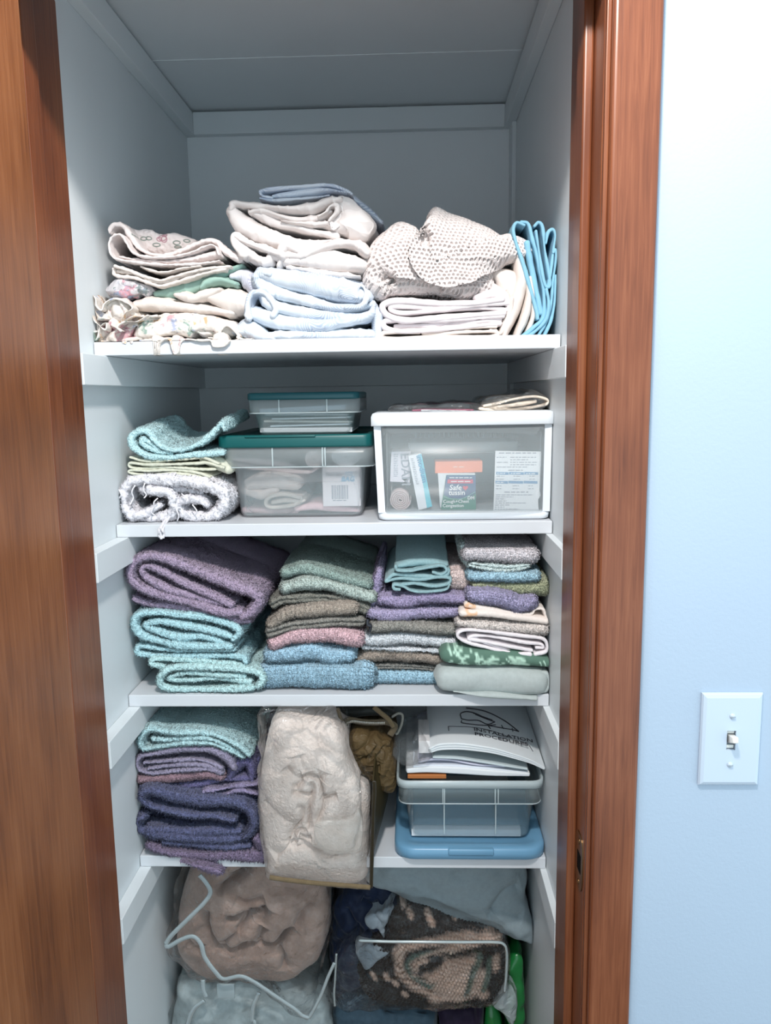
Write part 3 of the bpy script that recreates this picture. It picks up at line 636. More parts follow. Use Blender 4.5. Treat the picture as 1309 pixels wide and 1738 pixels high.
for q, th_ in (([(556,972),(560,1010),(556,1046)],[60,66,44]), ([(712,975),(716,1030),(714,1070)],[70,62,40]), ([(1050,975),(1056,1000),(1050,1024)],[120,120,80]), ([(120,1004),(260,1010),(400,1006)],[24,30,30]), ([(440,985),(520,985),(640,978),(800,982),(950,985)],[30,34,30,26,22])): sheet(g, 'A', q, Y-.013, .02, th_, ry=.004)
build('pillow_sham', g, flm, label='cream floral pillow sham with ruffled lace edge hanging over the top shelf', cat='pillow sham', group=S1, rough=((.0012, .012), (.0007, .004)))
g = Geo()
sheet(g, 'A', [(400,705),(550,690),(750,722),(950,742),(1140,772)], .292, .2, [70,110,100,90,50], ry=.02)
sheet(g, 'A', [(715,630),(780,640),(850,655),(960,620),(1040,590)], .286, .2, [60,90,80,90,40], ry=.016)
sheet(g, 'A', [(940,640),(1040,660),(1130,680),(1215,690)], .288, .2, [80,150,190,160], ry=.022)
build('bed_sheet', g, cream, label='crumpled cream sheet between the floral sham and the green satin cloth', cat='bed sheet', group=S1, rough=CR, wrinkle=((.0022, .03), (.0010, .013)))
sat = cloth('green_satin', col(132,176,160), var=.05, scale=30, bump=.05, sheen=.0, rough=.42)
g = Geo()
sheet(g, 'A', [(560,620),(700,598),(850,560),(1000,500),(1120,440),(1210,405)], .300, .2, [70,110,105,100,70,34], ry=.018)
sheet(g, 'A', [(905,575),(950,535),(1050,512),(1165,548)], .292, .2, [40,60,64,40], ry=.012)
build('satin_cloth', g, sat, label='sage green satin cloth bunched under the embroidered pillowcase', cat='cloth', group=S1, rough=CR, wrinkle=((.0022, .03), (.0010, .013)))
g = Geo(); blob(g, 'A', [(190,620),(225,540),(300,508),(480,535),(575,600),(560,640),(430,662),(330,672),(240,655)], .285, .2, .028, creases=[([(300,540),(400,600),(420,660)],4,6),([(380,540),(470,580),(540,640)],4,6),([(250,590),(330,620),(350,660)],3,6)], noise_amp=.002)
build('folded_bedspread', g, floral('grey_floral_print', col(206,200,204), [srgb(196,150,160), srgb(140,150,150), srgb(150,160,180)], 34., .56), label='grey and pink floral cloth bundle at the left end of the top shelf', cat='bedspread', group=S1, rough=CR, wrinkle=((.0022, .03), (.0010, .013)))
g = Geo(); Y = .282
sheet(g, 'A', [(1120,412),(1000,424),(850,455),(700,494),(592,522),(450,484),(350,444),(252,414)], Y, .2, 22, yj=.004)
sheet(g, 'A', [(232,432),(250,482),(400,502),(580,560),(750,522),(950,462),(1085,436)], Y+.002, .2, 24, yj=.004)
sheet(g, 'A', [(262,452),(400,470),(590,536),(760,492),(960,446),(1100,425)], Y+.006, .2, 26, yj=.003)
sheet(g, 'A', [(440,414),(545,452),(640,458),(760,432),(900,410)], Y-.004, .19, 16, yj=.006)
build('pillowcase', g, cream, label='flat folded cream pillowcase with scalloped edges under the embroidered one', cat='pillowcase', group=S1, rough=((.0008, .02), (.0010, .0045)))
# embroidered pillowcase: roses and leaves stitched on its back half
fl = []
def ringf(cx, cy, rx, ry, c, w=.8, Yk=.335):
    fl.append((xz('A', [(cx+rx*math.cos(a), cy+ry*math.sin(a)) for a in np.linspace(0, 6.3, 16)], Yk), w*1e-3, c))
grn = srgb(112,128,118); rose = srgb(176,128,138)
for a in ((480,210,24,12),(520,208,20,12),(575,256,28,12),(730,240,26,14),(735,270,26,8),(805,224,22,10)): ringf(*a, grn)
for a in ((600,215,18,14),(635,215,22,22),(640,185,18,8),(625,205,30,20)): ringf(*a, rose)
g = Geo()
blob(g, 'A', [(300,150),(380,140),(450,148),(540,145),(585,168),(640,184),(720,172),(800,192),(880,222),(860,290),(700,340),(520,330),(400,300),(330,230)], .330, .16, .02, centre=(600,240), na=420, nr=120, tilt=-.3, noise_amp=.001, p=3.5)
build_paint = fl
Y = .276
sheet(g, 'A', [(1045,372),(900,392),(700,404),(500,394),(275,362),(222,330),(196,250),(214,190),(268,168),(310,192),(350,260),(400,318),(520,345),(700,340),(850,302),(950,255),(1015,262),(1040,322)], Y, .19, 17, yj=.003)
sheet(g, 'A', [(280,340),(400,362),(550,376),(700,374),(880,345),(1020,310)], Y+.006, .19, [22,30,34,36,44,60], ry=.012)
sheet(g, 'A', [(210,160),(216,118),(262,92),(320,112),(380,200),(450,288),(600,330),(750,290),(850,245),(950,212),(1020,225),(1100,300),(1195,352)], Y+.018, .15, [22,34,36,34,34,30,26,26,26,28,34,50,54], yj=.004)
build('pillowcase', g, dyed('embroidered_white_cotton', bump=.3, bscale=800), label='cream pillowcase with embroidered roses and lace trim, topmost of the left linens', cat='pillowcase', group=S1, rough=((.0008, .02), (.0011, .0042)), base=col(238,224,220), paint=fl)
# --- middle group
pb = paisley('pale_blue_paisley', col(214,224,236), col(168,186,210), col(220,230,240))
g = Geo(); Y = .282; P = 'B'
sheet(g, P, [(125,1185),(220,1160),(330,1215),(420,1240)], Y-.004, .24, [90,150,110,40], ry=.026)
sheet(g, P, [(200,1215),(400,1215),(620,1212),(900,1205),(1230,1205)], Y+.004, .24, [60,80,90,96,80], ry=.022)
sheet(g, P, [(230,935),(225,1010),(330,1070),(550,1118),(800,1132),(1000,1095),(1160,1060),(1195,985)], Y, .24, [50,100,130,124,110,90,60,36], ry=.022)
sheet(g, P, [(330,900),(380,960),(500,1005),(700,1045),(950,1070),(1150,1060)], Y+.002, .24, [70,90,96,100,90,40], ry=.018)
sheet(g, P, [(300,800),(420,870),(600,925),(850,990),(1050,1000),(1180,975)], Y+.001, .24, [110,120,90,84,80,50], ry=.02)
sheet(g, P, [(230,1090),(225,960),(250,890),(330,880),(400,930),(440,1010),(420,1060)], Y-.004, .2, [40,56,50,44,40,36,30], yj=.006)
sheet(g, P, [(400,745),(340,725),(292,735),(285,790),(330,850),(420,890)], Y-.003, .2, [34,40,44,50,60,50], yj=.006)
sheet(g, P, [(330,730),(500,775),(700,800),(900,850),(1060,890),(1130,900)], Y, .24, [120,170,190,190,180,120], ry=.03)
sheet(g, P, [(560,720),(700,730),(850,745),(960,790)], Y+.012, .2, [50,70,80,50], ry=.015)
sheet(g, P, [(1060,920),(1085,840),(1120,850),(1135,930),(1090,990),(980,1000)], Y-.004, .2, [24,30,34,40,40,26])
sheet(g, P, [(1190,980),(1225,1080),(1225,1240)], Y+.004, .22, [60,84,76], ry=.02)
build('bed_sheet_set', g, pb, label='pale blue paisley sheets in a thick soft bundle on the top shelf', cat='bed sheets', group=S1, rough=((.0016, .03),), wrinkle=((.0030, .032), (.0014, .013)))
g = Geo(); sheet(g, P, [(110,765),(180,752),(240,800),(262,850)], .30, .2, [60,120,150,110], ry=.025)
build('folded_pillowcase', g, paisley('lilac_grey_print', col(206,208,222), col(170,172,194), col(216,218,230)), label='small lilac grey printed cloth wedged left of the paisley sheet bundle', cat='pillowcase', group=S1, rough=CR, wrinkle=((.0022, .03), (.0010, .013)))
g = Geo(); Y = .284
sheet(g, P, [(530,690),(700,712),(850,735),(1085,760)], Y+.006, .22, [24,34,34,26], ry=.01)
sheet(g, P, [(520,640),(700,628),(900,640),(1100,672)], Y+.002, .24, [70,140,170,110], ry=.03)
sheet(g, P, [(505,595),(650,590),(800,530),(950,495),(1080,520),(1140,580)], Y-.003, .24, [50,66,60,56,60,60], ry=.016)
sheet(g, P, [(460,675),(470,620),(400,600),(380,640),(300,630),(200,560),(130,470)], Y, .22, [40,50,50,70,80,90,80], ry=.018)
sheet(g, P, [(470,585),(360,545),(240,505),(170,470),(120,440),(115,500),(200,600)], Y-.004, .22, [40,44,44,44,44,50,60], yj=.005)
sheet(g, P, [(180,520),(280,540),(380,560),(470,580)], Y+.012, .2, [30,60,60,30], ry=.012)
sheet(g, P, [(490,600),(480,560),(520,500),(560,520),(600,560)], Y-.006, .2, [60,80,100,100,60], ry=.02)
sheet(g, P, [(95,255),(180,350),(300,420),(430,470),(580,515),(720,515),(850,485)], Y, .24, [100,160,150,140,140,110,40], ry=.028)
sheet(g, P, [(240,260),(330,300),(450,345),(560,370),(700,410),(900,450)], Y+.008, .22, [40,70,70,60,50,40], ry=.014)
sheet(g, P, [(240,270),(330,250),(480,300),(600,320),(750,310),(860,260)], Y+.004, .22, [36,44,50,50,44,30], ry=.012)
sheet(g, P, [(480,330),(600,350),(720,360),(860,350)], Y+.003, .22, [20,34,44,40], ry=.012)
blob(g, P, [(860,300),(900,190),(935,145),(1000,165),(1100,240),(1205,370),(1170,450),(1100,500),(1000,490),(860,455),(700,400),(640,370),(740,360)], Y, .22, .032, centre=(1000,340), creases=[([(860,350),(930,300),(945,180)],5,8),([(700,400),(850,440),(1000,450)],3,8),([(800,290),(850,250),(920,215)],4,6)], noise_amp=.002)
sheet(g, P, [(100,235),(120,195),(230,205),(400,225),(560,240),(720,225),(830,180),(930,165)], Y-.002, .24, [44,50,50,52,54,60,64,44], ry=.018)
sheet(g, P, [(770,300),(830,262),(860,222),(920,215),(900,270),(850,330)], Y-.003, .16, 20)
build('bed_sheet_set', g, ivory, label='ivory white sheets in a loosely folded bundle on the paisley ones', cat='bed sheets', group=S1, rough=((.0016, .03),), wrinkle=((.0030, .035), (.0012, .014)))
g = Geo(); Y = .300
sheet(g, P, [(410,155),(340,140),(318,112),(350,98),(480,82),(700,62),(850,56),(960,90),(1022,128)], Y, .2, [24,26,28,30,30,30,30,30,22], yj=.003)
sheet(g, P, [(420,142),(520,128),(680,108),(820,98),(1000,120)], Y+.004, .2, [40,60,62,50,26], ry=.014)
sheet(g, P, [(320,160),(420,178),(550,172),(700,158),(850,138)], Y+.003, .2, [20,26,28,26,20])
sheet(g, P, [(980,120),(1060,180),(1160,260),(1245,335)], Y+.05, .15, [50,60,64,50], ry=.02)
build('folded_pillowcase', g, paisley('grey_blue_paisley', _col(200,208,222), _col(140,154,178), _col(206,214,226)), label='grey blue paisley pillowcase folded on top of the ivory sheets', cat='pillowcase', group=S1, rough=((.0010, .03), (.0005, .008)))
# --- right group
g = Geo(); Y = .284; P = 2
sheet(g, P, [(800,705),(600,712),(450,722),(420,708),(470,698),(620,690),(800,680)], Y+.001, .25, 20, yj=.003)
sheet(g, P, [(430,738),(330,740),(215,742),(212,720),(240,712),(400,712)], Y+.002, .25, 18, yj=.003)
sheet(g, P, [(420,738),(600,734),(780,730),(812,715),(770,700)], Y, .25, 18, yj=.003)
build('flat_sheet', g, cream, label='cream sheet folded thin at the bottom of the stack under the lace blanket', cat='bed sheet', group=S1, rough=((.0012, .03), (.0005, .008)))
g = Geo()
sheet(g, P, [(820,664),(650,682),(450,700),(300,706),(228,690),(218,660),(260,648),(450,650),(650,640),(835,625)], Y, .25, 26, yj=.003)
sheet(g, P, [(280,680),(450,676),(650,662),(820,645)], Y+.006, .25, 26, yj=.003)
sheet(g, P, [(840,610),(680,622),(480,640),(330,650),(240,625),(210,585),(240,556),(330,548),(500,560),(680,560),(830,540)], Y-.002, .25, 32, yj=.003)
sheet(g, P, [(840,590),(700,585),(500,596),(330,612),(262,600),(256,580),(330,578),(520,590),(700,572),(865,560)], Y+.002, .25, 24, yj=.003)
sheet(g, P, [(700,530),(800,510),(850,545),(868,585),(830,600)], Y+.002, .25, [40,60,44,34,26], yj=.003)
sheet(g, P, [(790,480),(840,520),(872,570)], Y+.01, .2, [50,60,40], ry=.012)
build('flat_sheet', g, white_s, label='white sheet folded in several layers directly under the lace blanket', cat='bed sheet', group=S1, rough=((.0012, .03), (.0006, .008)))
g = Geo(); Y = .288
sheet(g, P, [(800,400),(850,430),(890,470),(900,520)], Y+.01, .2, [60,110,120,70], ry=.016)
sheet(g, P, [(925,340),(935,440),(905,560),(870,650),(840,735)], Y, .2, [60,70,70,60,44], ry=.02)
sheet(g, P, [(955,395),(972,500),(955,620),(905,738)], Y-.002, .2, [26,34,40,36], ry=.012)
sheet(g, P, [(975,430),(992,540),(990,640),(950,735)], Y+.002, .2, [18,22,26,30], ry=.008)
sheet(g, P, [(880,540),(870,620),(835,700),(815,725)], Y-.002, .2, [26,40,40,24], ry=.012)
build('flat_sheet', g, cream, label='cream sheet standing on edge beside the turquoise one', cat='bed sheet', group=S1, rough=((.0014, .03), (.0006, .009)))
g = Geo(); Y = .284
sheet(g, P, [(945,158),(905,145),(888,185),(905,260),(940,360),(975,480),(1010,600),(1015,640)], Y, .2, 17, yj=.003)
sheet(g, P, [(930,140),(965,150),(985,220),(1015,330),(1040,450),(1050,560),(1040,640),(990,690),(935,735)], Y+.002, .2, 19, yj=.003)
sheet(g, P, [(960,250),(985,380),(1010,500),(1030,610)], Y+.004, .2, 26)
sheet(g, P, [(1000,160),(1020,142),(1040,170),(1050,280),(1072,400),(1078,470),(1055,468),(1035,380),(1018,270),(1005,190)], Y-.002, .2, 15, yj=.002)
sheet(g, P, [(1058,250),(1070,195),(1095,180),(1108,210),(1098,280),(1082,400),(1068,470)], Y, .2, 14, yj=.002)
sheet(g, P, [(1095,300),(1108,284),(1112,340),(1095,450),(1085,560),(1060,650),(1015,735)], Y+.001, .2, 15, yj=.002)
sheet(g, P, [(1110,420),(1102,560),(1080,660),(1045,735)], Y+.003, .2, 15)
sheet(g, P, [(1060,490),(1072,560),(1060,640),(1010,700),(960,736)], Y-.002, .2, 15)
build('flat_sheet', g, cloth('turquoise_cotton', col(104,182,212,.72), var=.05, scale=60, bump=.2, bscale=900, sheen=.05), label='turquoise sheet folded and standing on edge by the right closet wall', cat='bed sheet', group=S1, rough=((.0010, .03), (.0006, .010)))
# lace blanket: openwork crochet, real pits between the yarns
hexw = .0068
def pits(V):
    u = (V[:, 0]+.5*V[:, 1]+.002*noise(V, .012, 3))/hexw; v = (V[:, 2]*.9+.55*V[:, 1]+.002*noise(V, .012, 4))/(hexw*.82)
    r = np.floor(v); fu = (u+.5*(r % 2)) % 1-.5; fv = (v-r)-.5
    d = np.hypot(fu, fv*.95); return -.0044*np.clip((.36-d)/.16, 0, 1)
lace = cloth('ecru_crochet', col(238,226,222,.64), var=.06, scale=200, bump=.7, bscale=520, sheen=.15)
g = Geo(); Y = .268
blob(g, P, [(112,480),(105,420),(125,330),(170,240),(230,185),(300,140),(370,160),(410,200),(430,150),(455,90),(490,65),(560,95),(650,125),(760,165),(840,220),(870,200),(930,220),(995,285),(985,315),(900,345),(830,380),(792,430),(780,500),(690,545),(560,540),(400,525),(280,530),(200,546),(140,515)], Y, .18, .045, centre=(470,350), na=900, nr=300, p=2.3,
     steps=[([(470,90),(420,180),(360,250),(350,340),(400,420),(520,455),(650,450),(760,400),(860,350)],9,22),([(200,425),(300,430),(450,450),(600,465),(780,440)],6,12)],
     creases=[([(185,450),(215,420),(250,450),(230,490)],12,6),([(410,200),(430,220),(420,270)],8,7),([(220,500),(330,470),(520,490)],5,7)], noise_amp=.003)
build('crochet_blanket', g, lace, label='off white openwork crochet blanket heaped on the white sheets', cat='blanket', group=S1, pits=pits, rough=((.0004, .002),))

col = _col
# ================================================================ second shelf
milky = clear('frosted_clear_plastic', (.80, .90, .92), haze=.17, rough=.28, fres=.3)
clr = clear('clear_plastic', (.74, .88, .90), haze=.11, rough=.16, fres=.5)
rim_m = clear('thick_clear_plastic', (.70, .80, .82), haze=.55, rough=.25, fres=.4)
teal = plastic('dark_teal_plastic', srgb(10, 86, 86), .34, .45); teal2 = plastic('teal_plastic', srgb(24, 84, 92), .34, .45)
paper = plastic('white_paper', (.78, .80, .82), .7, .2); pinkish = cloth('pale_pink_cloth', col(226,198,196), var=.05)
Z2 = SZ[1]
def XA(t, x, y, Y): return float(at_t(t, x, y, Y)[0])
def ZA(t, x, y, Y): return float(at_t(t, x, y, Y)[2])
def tub(root, x0, x1, y0, y1, z0, zs, z1, skirt, r=.018, mat=milky, tap=.006):
    """clear bin: tapered body, then a wider skirt under the rim"""
    g = Geo(); d = .0012
    rings = [(z0+.002, x0+tap+.004, x1-tap-.004, y0+tap+.004, y1-tap-.004, r*.7), (z0, x0+tap+.010, x1-tap-.010, y0+tap+.010, y1-tap-.010, r*.6)][::-1]
    rings += [(z0+.008, x0+tap, x1-tap, y0+tap, y1-tap, r), (zs, x0, x1, y0, y1, r), (zs+.0008, x0-skirt, x1+skirt, y0-skirt*.55, y1+skirt*.5, r), (z1, x0-skirt-.001, x1+skirt+.001, y0-skirt*.55-.001, y1+skirt*.5, r)]
    loft(g, rings, cap1=False); build('tub', g, mat, root, solid=.0016)
    g = Geo()
    def ring_(z, h, s, w):
        P = []
        for cx, cy, a0 in ((x1+s-r, y1-r, 0), (x0-s+r, y1-r, 90), (x0-s+r, y0-s*.55+r, 180), (x1+s-r, y0-s*.55+r, 270)):
            for q in range(7):
                a = math.radians(a0+15*q); P.append((cx+r*math.cos(a), cy+r*math.sin(a), z))
        tube(g, P, w, seg=6, smooth=False, closed=False); tube(g, [P[-1], P[0]], w, seg=6, smooth=False)
    ring_(zs+.001, 0, skirt, .0011); build('skirt_edge', g, rim_m, root)
# lower bin with dark teal lid
Y = .350; x0, x1 = XA(3, 585, 418, Y), XA(3, 1200, 418, Y); zs = ZA(3, 800, 418, Y); zr = ZA(3, 800, 322, Y)
bn = thing('storage_bin', ((x0+x1)/2, Y+.13, Z2), 'clear storage bin with dark teal lid holding an ice bag box and bandages', 'storage bin')
tub(bn, x0, x1, Y, Y+.27, Z2+.0008, zs, zr, .014)
for px in (770, 1002):
    for dx in ((0,) if px == 770 else (0, 12)):
        g = Geo(); xx = XA(3, px+dx, 370, Y-.01); box(g, xx-.0011, xx+.0011, Y-.0105, Y-.0068, zs+.002, zr, b=.0004); build('skirt_rib', g, rim_m, bn)
lx0, lx1 = XA(3, 510, 300, Y-.012), XA(3, 1238, 300, Y-.012)
g = Geo(); lz = ZA(3, 800, 268, Y-.012)
loft(g, [(zr-.001, lx0+.001, lx1-.001, Y-.0115, Y+.29, .016), (zr+.002, lx0, lx1, Y-.0125, Y+.291, .017), (lz-.003, lx0, lx1, Y-.0125, Y+.291, .017), (lz-.0006, lx0+.0015, lx1-.0015, Y-.011, Y+.289, .016), (lz, lx0+.005, lx1-.005, Y-.008, Y+.286, .014), (lz, lx0+.010, lx1-.010, Y-.003, Y+.281, .012), (lz-.004, lx0+.013, lx1-.013, Y+.001, Y+.277, .010)])
lid = build('lid', g, teal, bn, label='dark teal lid')
g = Geo()
for a, b_ in ((800, 975), ):
    box(g, XA(3, 650, 300, Y), XA(3, 975, 300, Y), Y-.0145, Y-.011, lz-.004, lz-.0006, b=.0012)
build('lid_clip', g, teal, lid)
INB = 'things inside the lower clear bin'
# things inside the lower bin
Yb = Y+.012; bx0, bx1 = XA(3, 1002, 500, Yb), XA(3, 1178, 500, Yb); bz0, bz1 = ZA(3, 1080, 598, Yb), ZA(3, 1080, 412, Yb)
ib = thing('ice_bag_box', ((bx0+bx1)/2, Yb+.03, bz0), 'white carton with a barcode standing behind the front of the teal lidded bin', 'box', INB)
cart = plastic('pale_pink_white_card', (.84, .78, .80), .6, .25)
g = Geo(); box(g, bx0, bx1, Yb, Yb+.07, bz0, bz1, b=.001); build('carton', g, cart, ib)
ink = plastic('black_ink', (.05, .05, .06), .6, .2); cyan = plastic('cyan_ink', srgb(60, 165, 205), .6, .2); greyink = plastic('grey_ink', (.32, .34, .38), .6, .2)
bl = bz1-.004
text('lettering', 'Faultless', .0085, (bx0+.005, Yb-.0003, bl-.0115), ink, ib, shear=.25, sx=.95)
text('lettering', 'ICE', .009, (bx0+.036, Yb-.0003, bl-.0115), cyan, ib, shear=.2)
text('lettering', 'BAG', .011, (bx0+.030, Yb-.0003, bl-.0205), cyan, ib, shear=.2, bold=.0003)
g = Geo(); x = bx0+.016; rr = np.random.default_rng(3); zb0, zb1 = ZA(3, 1085, 565, Yb), ZA(3, 1085, 500, Yb); xe = XA(3, 1122, 530, Yb); x = XA(3, 1045, 530, Yb)
while x < xe:
    w_ = rr.choice([.0006, .0009, .0014]); box(g, x, x+w_, Yb-.0003, Yb+.0002, zb0, zb1, b=.0001); x += w_+rr.choice([.0006, .001])
build('barcode_print', g, greyink, ib)
print_lines('printed_text', greyink, ib, lambda x, y: at_t(3, x, y, Yb-.0003), [(1050, 572, 66, 6)])
def roll(name, t, px, py, r, Y, d, m, label, group, turns=5, sq=1., rot=0.):
    c = at_t(t, px, py, Y); k = mpp(t, Y); g = Geo(); R = r*k; th = R/turns*.72
    P = []
    for a in np.linspace(0, turns*2*math.pi, turns*16):
        q = R*(.10+.86*a/(turns*2*math.pi)); X, Zz = q*math.cos(a)*sq, q*math.sin(a)
        P.append((X*math.cos(rot)-Zz*math.sin(rot), X*math.sin(rot)+Zz*math.cos(rot)))
    P = np.array(P)+c[[0, 2]]
    # strip extruded in depth
    tan = np.gradient(P, axis=0); tan /= np.linalg.norm(tan, axis=1)[:, None]+1e-9; nn = np.c_[-tan[:, 1], tan[:, 0]]*th/2
    n = len(P); A, Bq = P+nn, P-nn; jit = .0012*noise(np.c_[P, np.zeros(n)], .006, 2)
    ring = np.stack([np.c_[A[:, 0], Y+d+0*jit, A[:, 1]], np.c_[A[:, 0], Y+.001+jit, A[:, 1]], np.c_[P[:, 0], Y+jit, P[:, 1]], np.c_[Bq[:, 0], Y+.001+jit, Bq[:, 1]], np.c_[Bq[:, 0], Y+d+0*jit, Bq[:, 1]]], 1)
    g.add(ring.reshape(-1, 3), [grid(n, 5, True), np.arange(5)[None], (np.arange(5)+(n-1)*5)[::-1][None]])
    return build(name, g, m, label=label, cat='bandage' if 'bandage' in name else 'roll', group=group)
rollm = cloth('gauze', col(206,208,212), var=.05, scale=200, bump=.4); rollp = cloth('pinkish_gauze', col(216,196,192), var=.05, scale=200, bump=.4)
roll('bandage_roll', 3, 1108, 368, 44, Y+.022, .07, rollm, 'white bandage roll above the ice bag carton', INB, 6, 1.55)
roll('bandage_roll', 3, 958, 380, 42, Y+.024, .07, rollp, 'pinkish bandage roll left of the white roll under the teal lid', INB, 4, .95, .6)
g = Geo(); sheet(g, 3, [(560,400),(700,420),(820,430),(930,440),(985,420)], Y+.03, .18, [20,26,26,20,12]); sheet(g, 3, [(585,380),(700,395),(800,405),(900,432)], Y+.036, .18, [14,40,36,16])
build('folded_cloth', g, pinkish, label='folded pale pink cloth under the bandage rolls in the teal lidded bin', cat='cloth', group=INB, rough=((.0012, .02),))
g = Geo(); sheet(g, 3, [(660,500),(720,480),(800,480),(870,490)], Y+.02, .15, [60,80,80,70], ry=.012); sheet(g, 3, [(640,530),(720,545),(780,520)], Y+.024, .1, [40,50,40])
build('bandage_pack', g, cloth('cream_bandage', col(232,212,204), var=.05, bump=.4), label='cream folded bandages in a clear bag in the teal lidded bin', cat='bandage', group=INB, rough=((.0014, .02), (.0006, .006)))
g = Geo(); sheet(g, 3, [(900,560),(820,545),(750,560),(738,590),(770,605),(860,595),(915,570)], Y+.016, .06, 18); sheet(g, 3, [(770,580),(830,572),(890,575)], Y+.018, .06, [16,20,14])
build('elastic_bandage', g, cloth('cream_elastic', col(236,218,204), var=.05, bump=.5, bscale=300), label='flattened roll of cream elastic bandage on the floor of the teal lidded bin', cat='bandage', group=INB)
film = clear('thin_plastic_film', (.8, .84, .86), haze=.07, rough=.12, bump=.7, bscale=55., fres=.8)
g = Geo(); blob(g, 3, [(628,520),(680,460),(780,440),(880,470),(945,520),(920,590),(840,630),(720,640),(660,610)], Y+.009, .05, .02, noise_amp=.004)
build('plastic_bag', g, film, label='small clear bag around the cream bandages in the teal lidded bin', cat='bag', group=INB)
g = Geo(); sheet(g, 3, [(880,610),(960,600),(1050,610),(1170,618)], Y+.02, .12, [24,36,30,16]); sheet(g, 3, [(640,615),(760,622),(880,620)], Y+.03, .12, 26)
build('folded_cloth', g, cloth('rose_cloth', col(206,160,166), var=.08), label='rose pink cloth on the floor of the teal lidded bin', cat='cloth', group=INB)
g = Geo(); P_ = xz(3, [(760,330),(1000,330),(990,640),(600,640),(590,560),(760,440)], Y+.19); prism(g, [tuple(p) for p in P_], Y+.19, Y+.2)
build('folder', g, plastic('teal_card', srgb(78, 128, 140), .6, .2), label='blue grey card standing at the back of the teal lidded bin', cat='folder', group=INB, smooth=False)
# upper bin
Y = .372; x0, x1 = XA(3, 684, 200, Y), XA(3, 1152, 200, Y); z0 = lz-.0032; zs = ZA(3, 900, 168, Y); zr = ZA(3, 900, 102, Y)
b2 = thing('storage_bin', ((x0+x1)/2, Y+.1, z0), 'small clear bin of envelopes with a teal lid, on top of the larger bin', 'storage bin')
tub(b2, x0, x1, Y, Y+.2, z0, zs, zr, .008, r=.014, tap=.005)
for px in (800, 1022):
    g = Geo(); xx = XA(3, px, 135, Y-.006); box(g, xx-.001, xx+.001, Y-.0066, Y-.0036, zs+.002, zr, b=.0004); build('skirt_rib', g, rim_m, b2)
lx0, lx1 = XA(3, 648, 90, Y-.007), XA(3, 1172, 90, Y-.007); l2 = ZA(3, 900, 70, Y-.007)
g = Geo(); loft(g, [(zr-.0006, lx0+.001, lx1-.001, Y-.007, Y+.212, .013), (zr+.0015, lx0, lx1, Y-.008, Y+.213, .014), (l2-.002, lx0, lx1, Y-.008, Y+.213, .014), (l2, lx0+.003, lx1-.003, Y-.005, Y+.21, .012)])
build('lid', g, teal2, b2, label='teal lid')
INC = 'papers inside the small upper bin'
pc = [(.80,.82,.85), (.62,.74,.82), (.80,.78,.72), (.70,.78,.84), (.78,.80,.82), (.5,.62,.72)]
zz = z0+.004
for k, (th, a, b_) in enumerate([(.008, 715, 1140), (.003, 760, 1130), (.004, 730, 1140), (.003, 770, 1135), (.004, 735, 1120), (.009, 712, 1110)]):
    g = Geo(); xa, xb = XA(3, a, 220, Y+.02), XA(3, b_, 220, Y+.02); M = Matrix.Translation(((xa+xb)/2, 0, zz)) @ Matrix.Rotation(math.radians((.3, -.8, 1.2, -.6, .9, -2.2)[k]), 4, 'Y')
    box(g, -(xb-xa)/2, (xb-xa)/2, Y+.014+.004*(k % 3), Y+.17, .0005, th, b=.0008, M=M); zz += th+.0022
    lab = ['white booklet at the bottom of the papers in the small bin', 'thin pale blue envelope second from the bottom in the small bin', 'cream envelope third from the bottom in the small bin', 'thin blue grey envelope in the middle of the small bin papers', 'white envelope just below the top one in the small bin', 'thick blue grey envelope on top of the papers in the small bin'][k]
    build('envelope' if k else 'booklet', g, plastic(f'paper_{"abcdef"[k]}', pc[k], .6, .25), label=lab, cat='envelope' if k else 'booklet', group=INC, smooth=False)
# ---------------------------------------------------------------- white drawer unit
Y = .316
xl, xr = XA(4, 88, 300, Y), min(XA(4, 1200, 300, Y), XR-.0015); xbl, xbr = XA(4, 118, 870, Y), min(XA(4, 1182, 870, Y), XR-.003); z0 = Z2+.0008; zl0, zl1 = ZA(4, 640, 296, Y-.01), ZA(4, 640, 212, Y-.01)
dw = thing('drawer_unit', ((xl+xr)/2, Y+.15, z0), 'white framed plastic drawer unit with a see-through front holding medicines', 'drawer unit')
wp = plastic('white_plastic', (.78, .82, .86), .28, .5)
g = Geo(); n = 25; top = []
def lidring(z, dx, dy):
    P = []; 
    for q in np.linspace(-1, 1, n): P.append(((xl+xr)/2+q*((xr-xl)/2+.0035-dx) if q > -2 else 0, Y-.006-.012*(1-q*q)+dy, z))
    P += [((xr)+.0035-dx, Y+.29-dy, z), (xl-.0035+dx, Y+.29-dy, z)]; return P
R_ = [lidring(zl0, .002, .004), lidring(zl0-.0005, .0002, .001), lidring(zl0+.001, 0, 0), lidring(zl1-.007, 0, 0), lidring(zl1-.002, .002, .0025), lidring(zl1, .007, .008)]
R_ = [[(min(x, XR-.0008), y, z) for x, y, z in q] for q in R_]
m_ = n+2; g.add(np.vstack(R_), [grid(len(R_), m_, True), np.arange(m_)[::-1][None], (np.arange(m_)+(len(R_)-1)*m_)[None]]); build('top', g, wp, dw)
g = Geo()
def post(xa, xb, s):
    V = [(xa, Y, zl0+.002), (xa+s*.011, Y, zl0+.002), (xb+s*.011, Y, z0+.012), (xb, Y, z0+.012)]
    V += [(x, Y+.28, z) for x, _, z in V]; g.add(V, [np.array([[0,1,2,3],[7,6,5,4],[0,4,5,1],[1,5,6,2],[2,6,7,3],[3,7,4,0]])])
for xa, xb, s in ((xl, xbl, 1), (xr, xbr, -1)):
    g = Geo(); post(xa, xb, s); build('side_post', g, wp, dw, smooth=False)
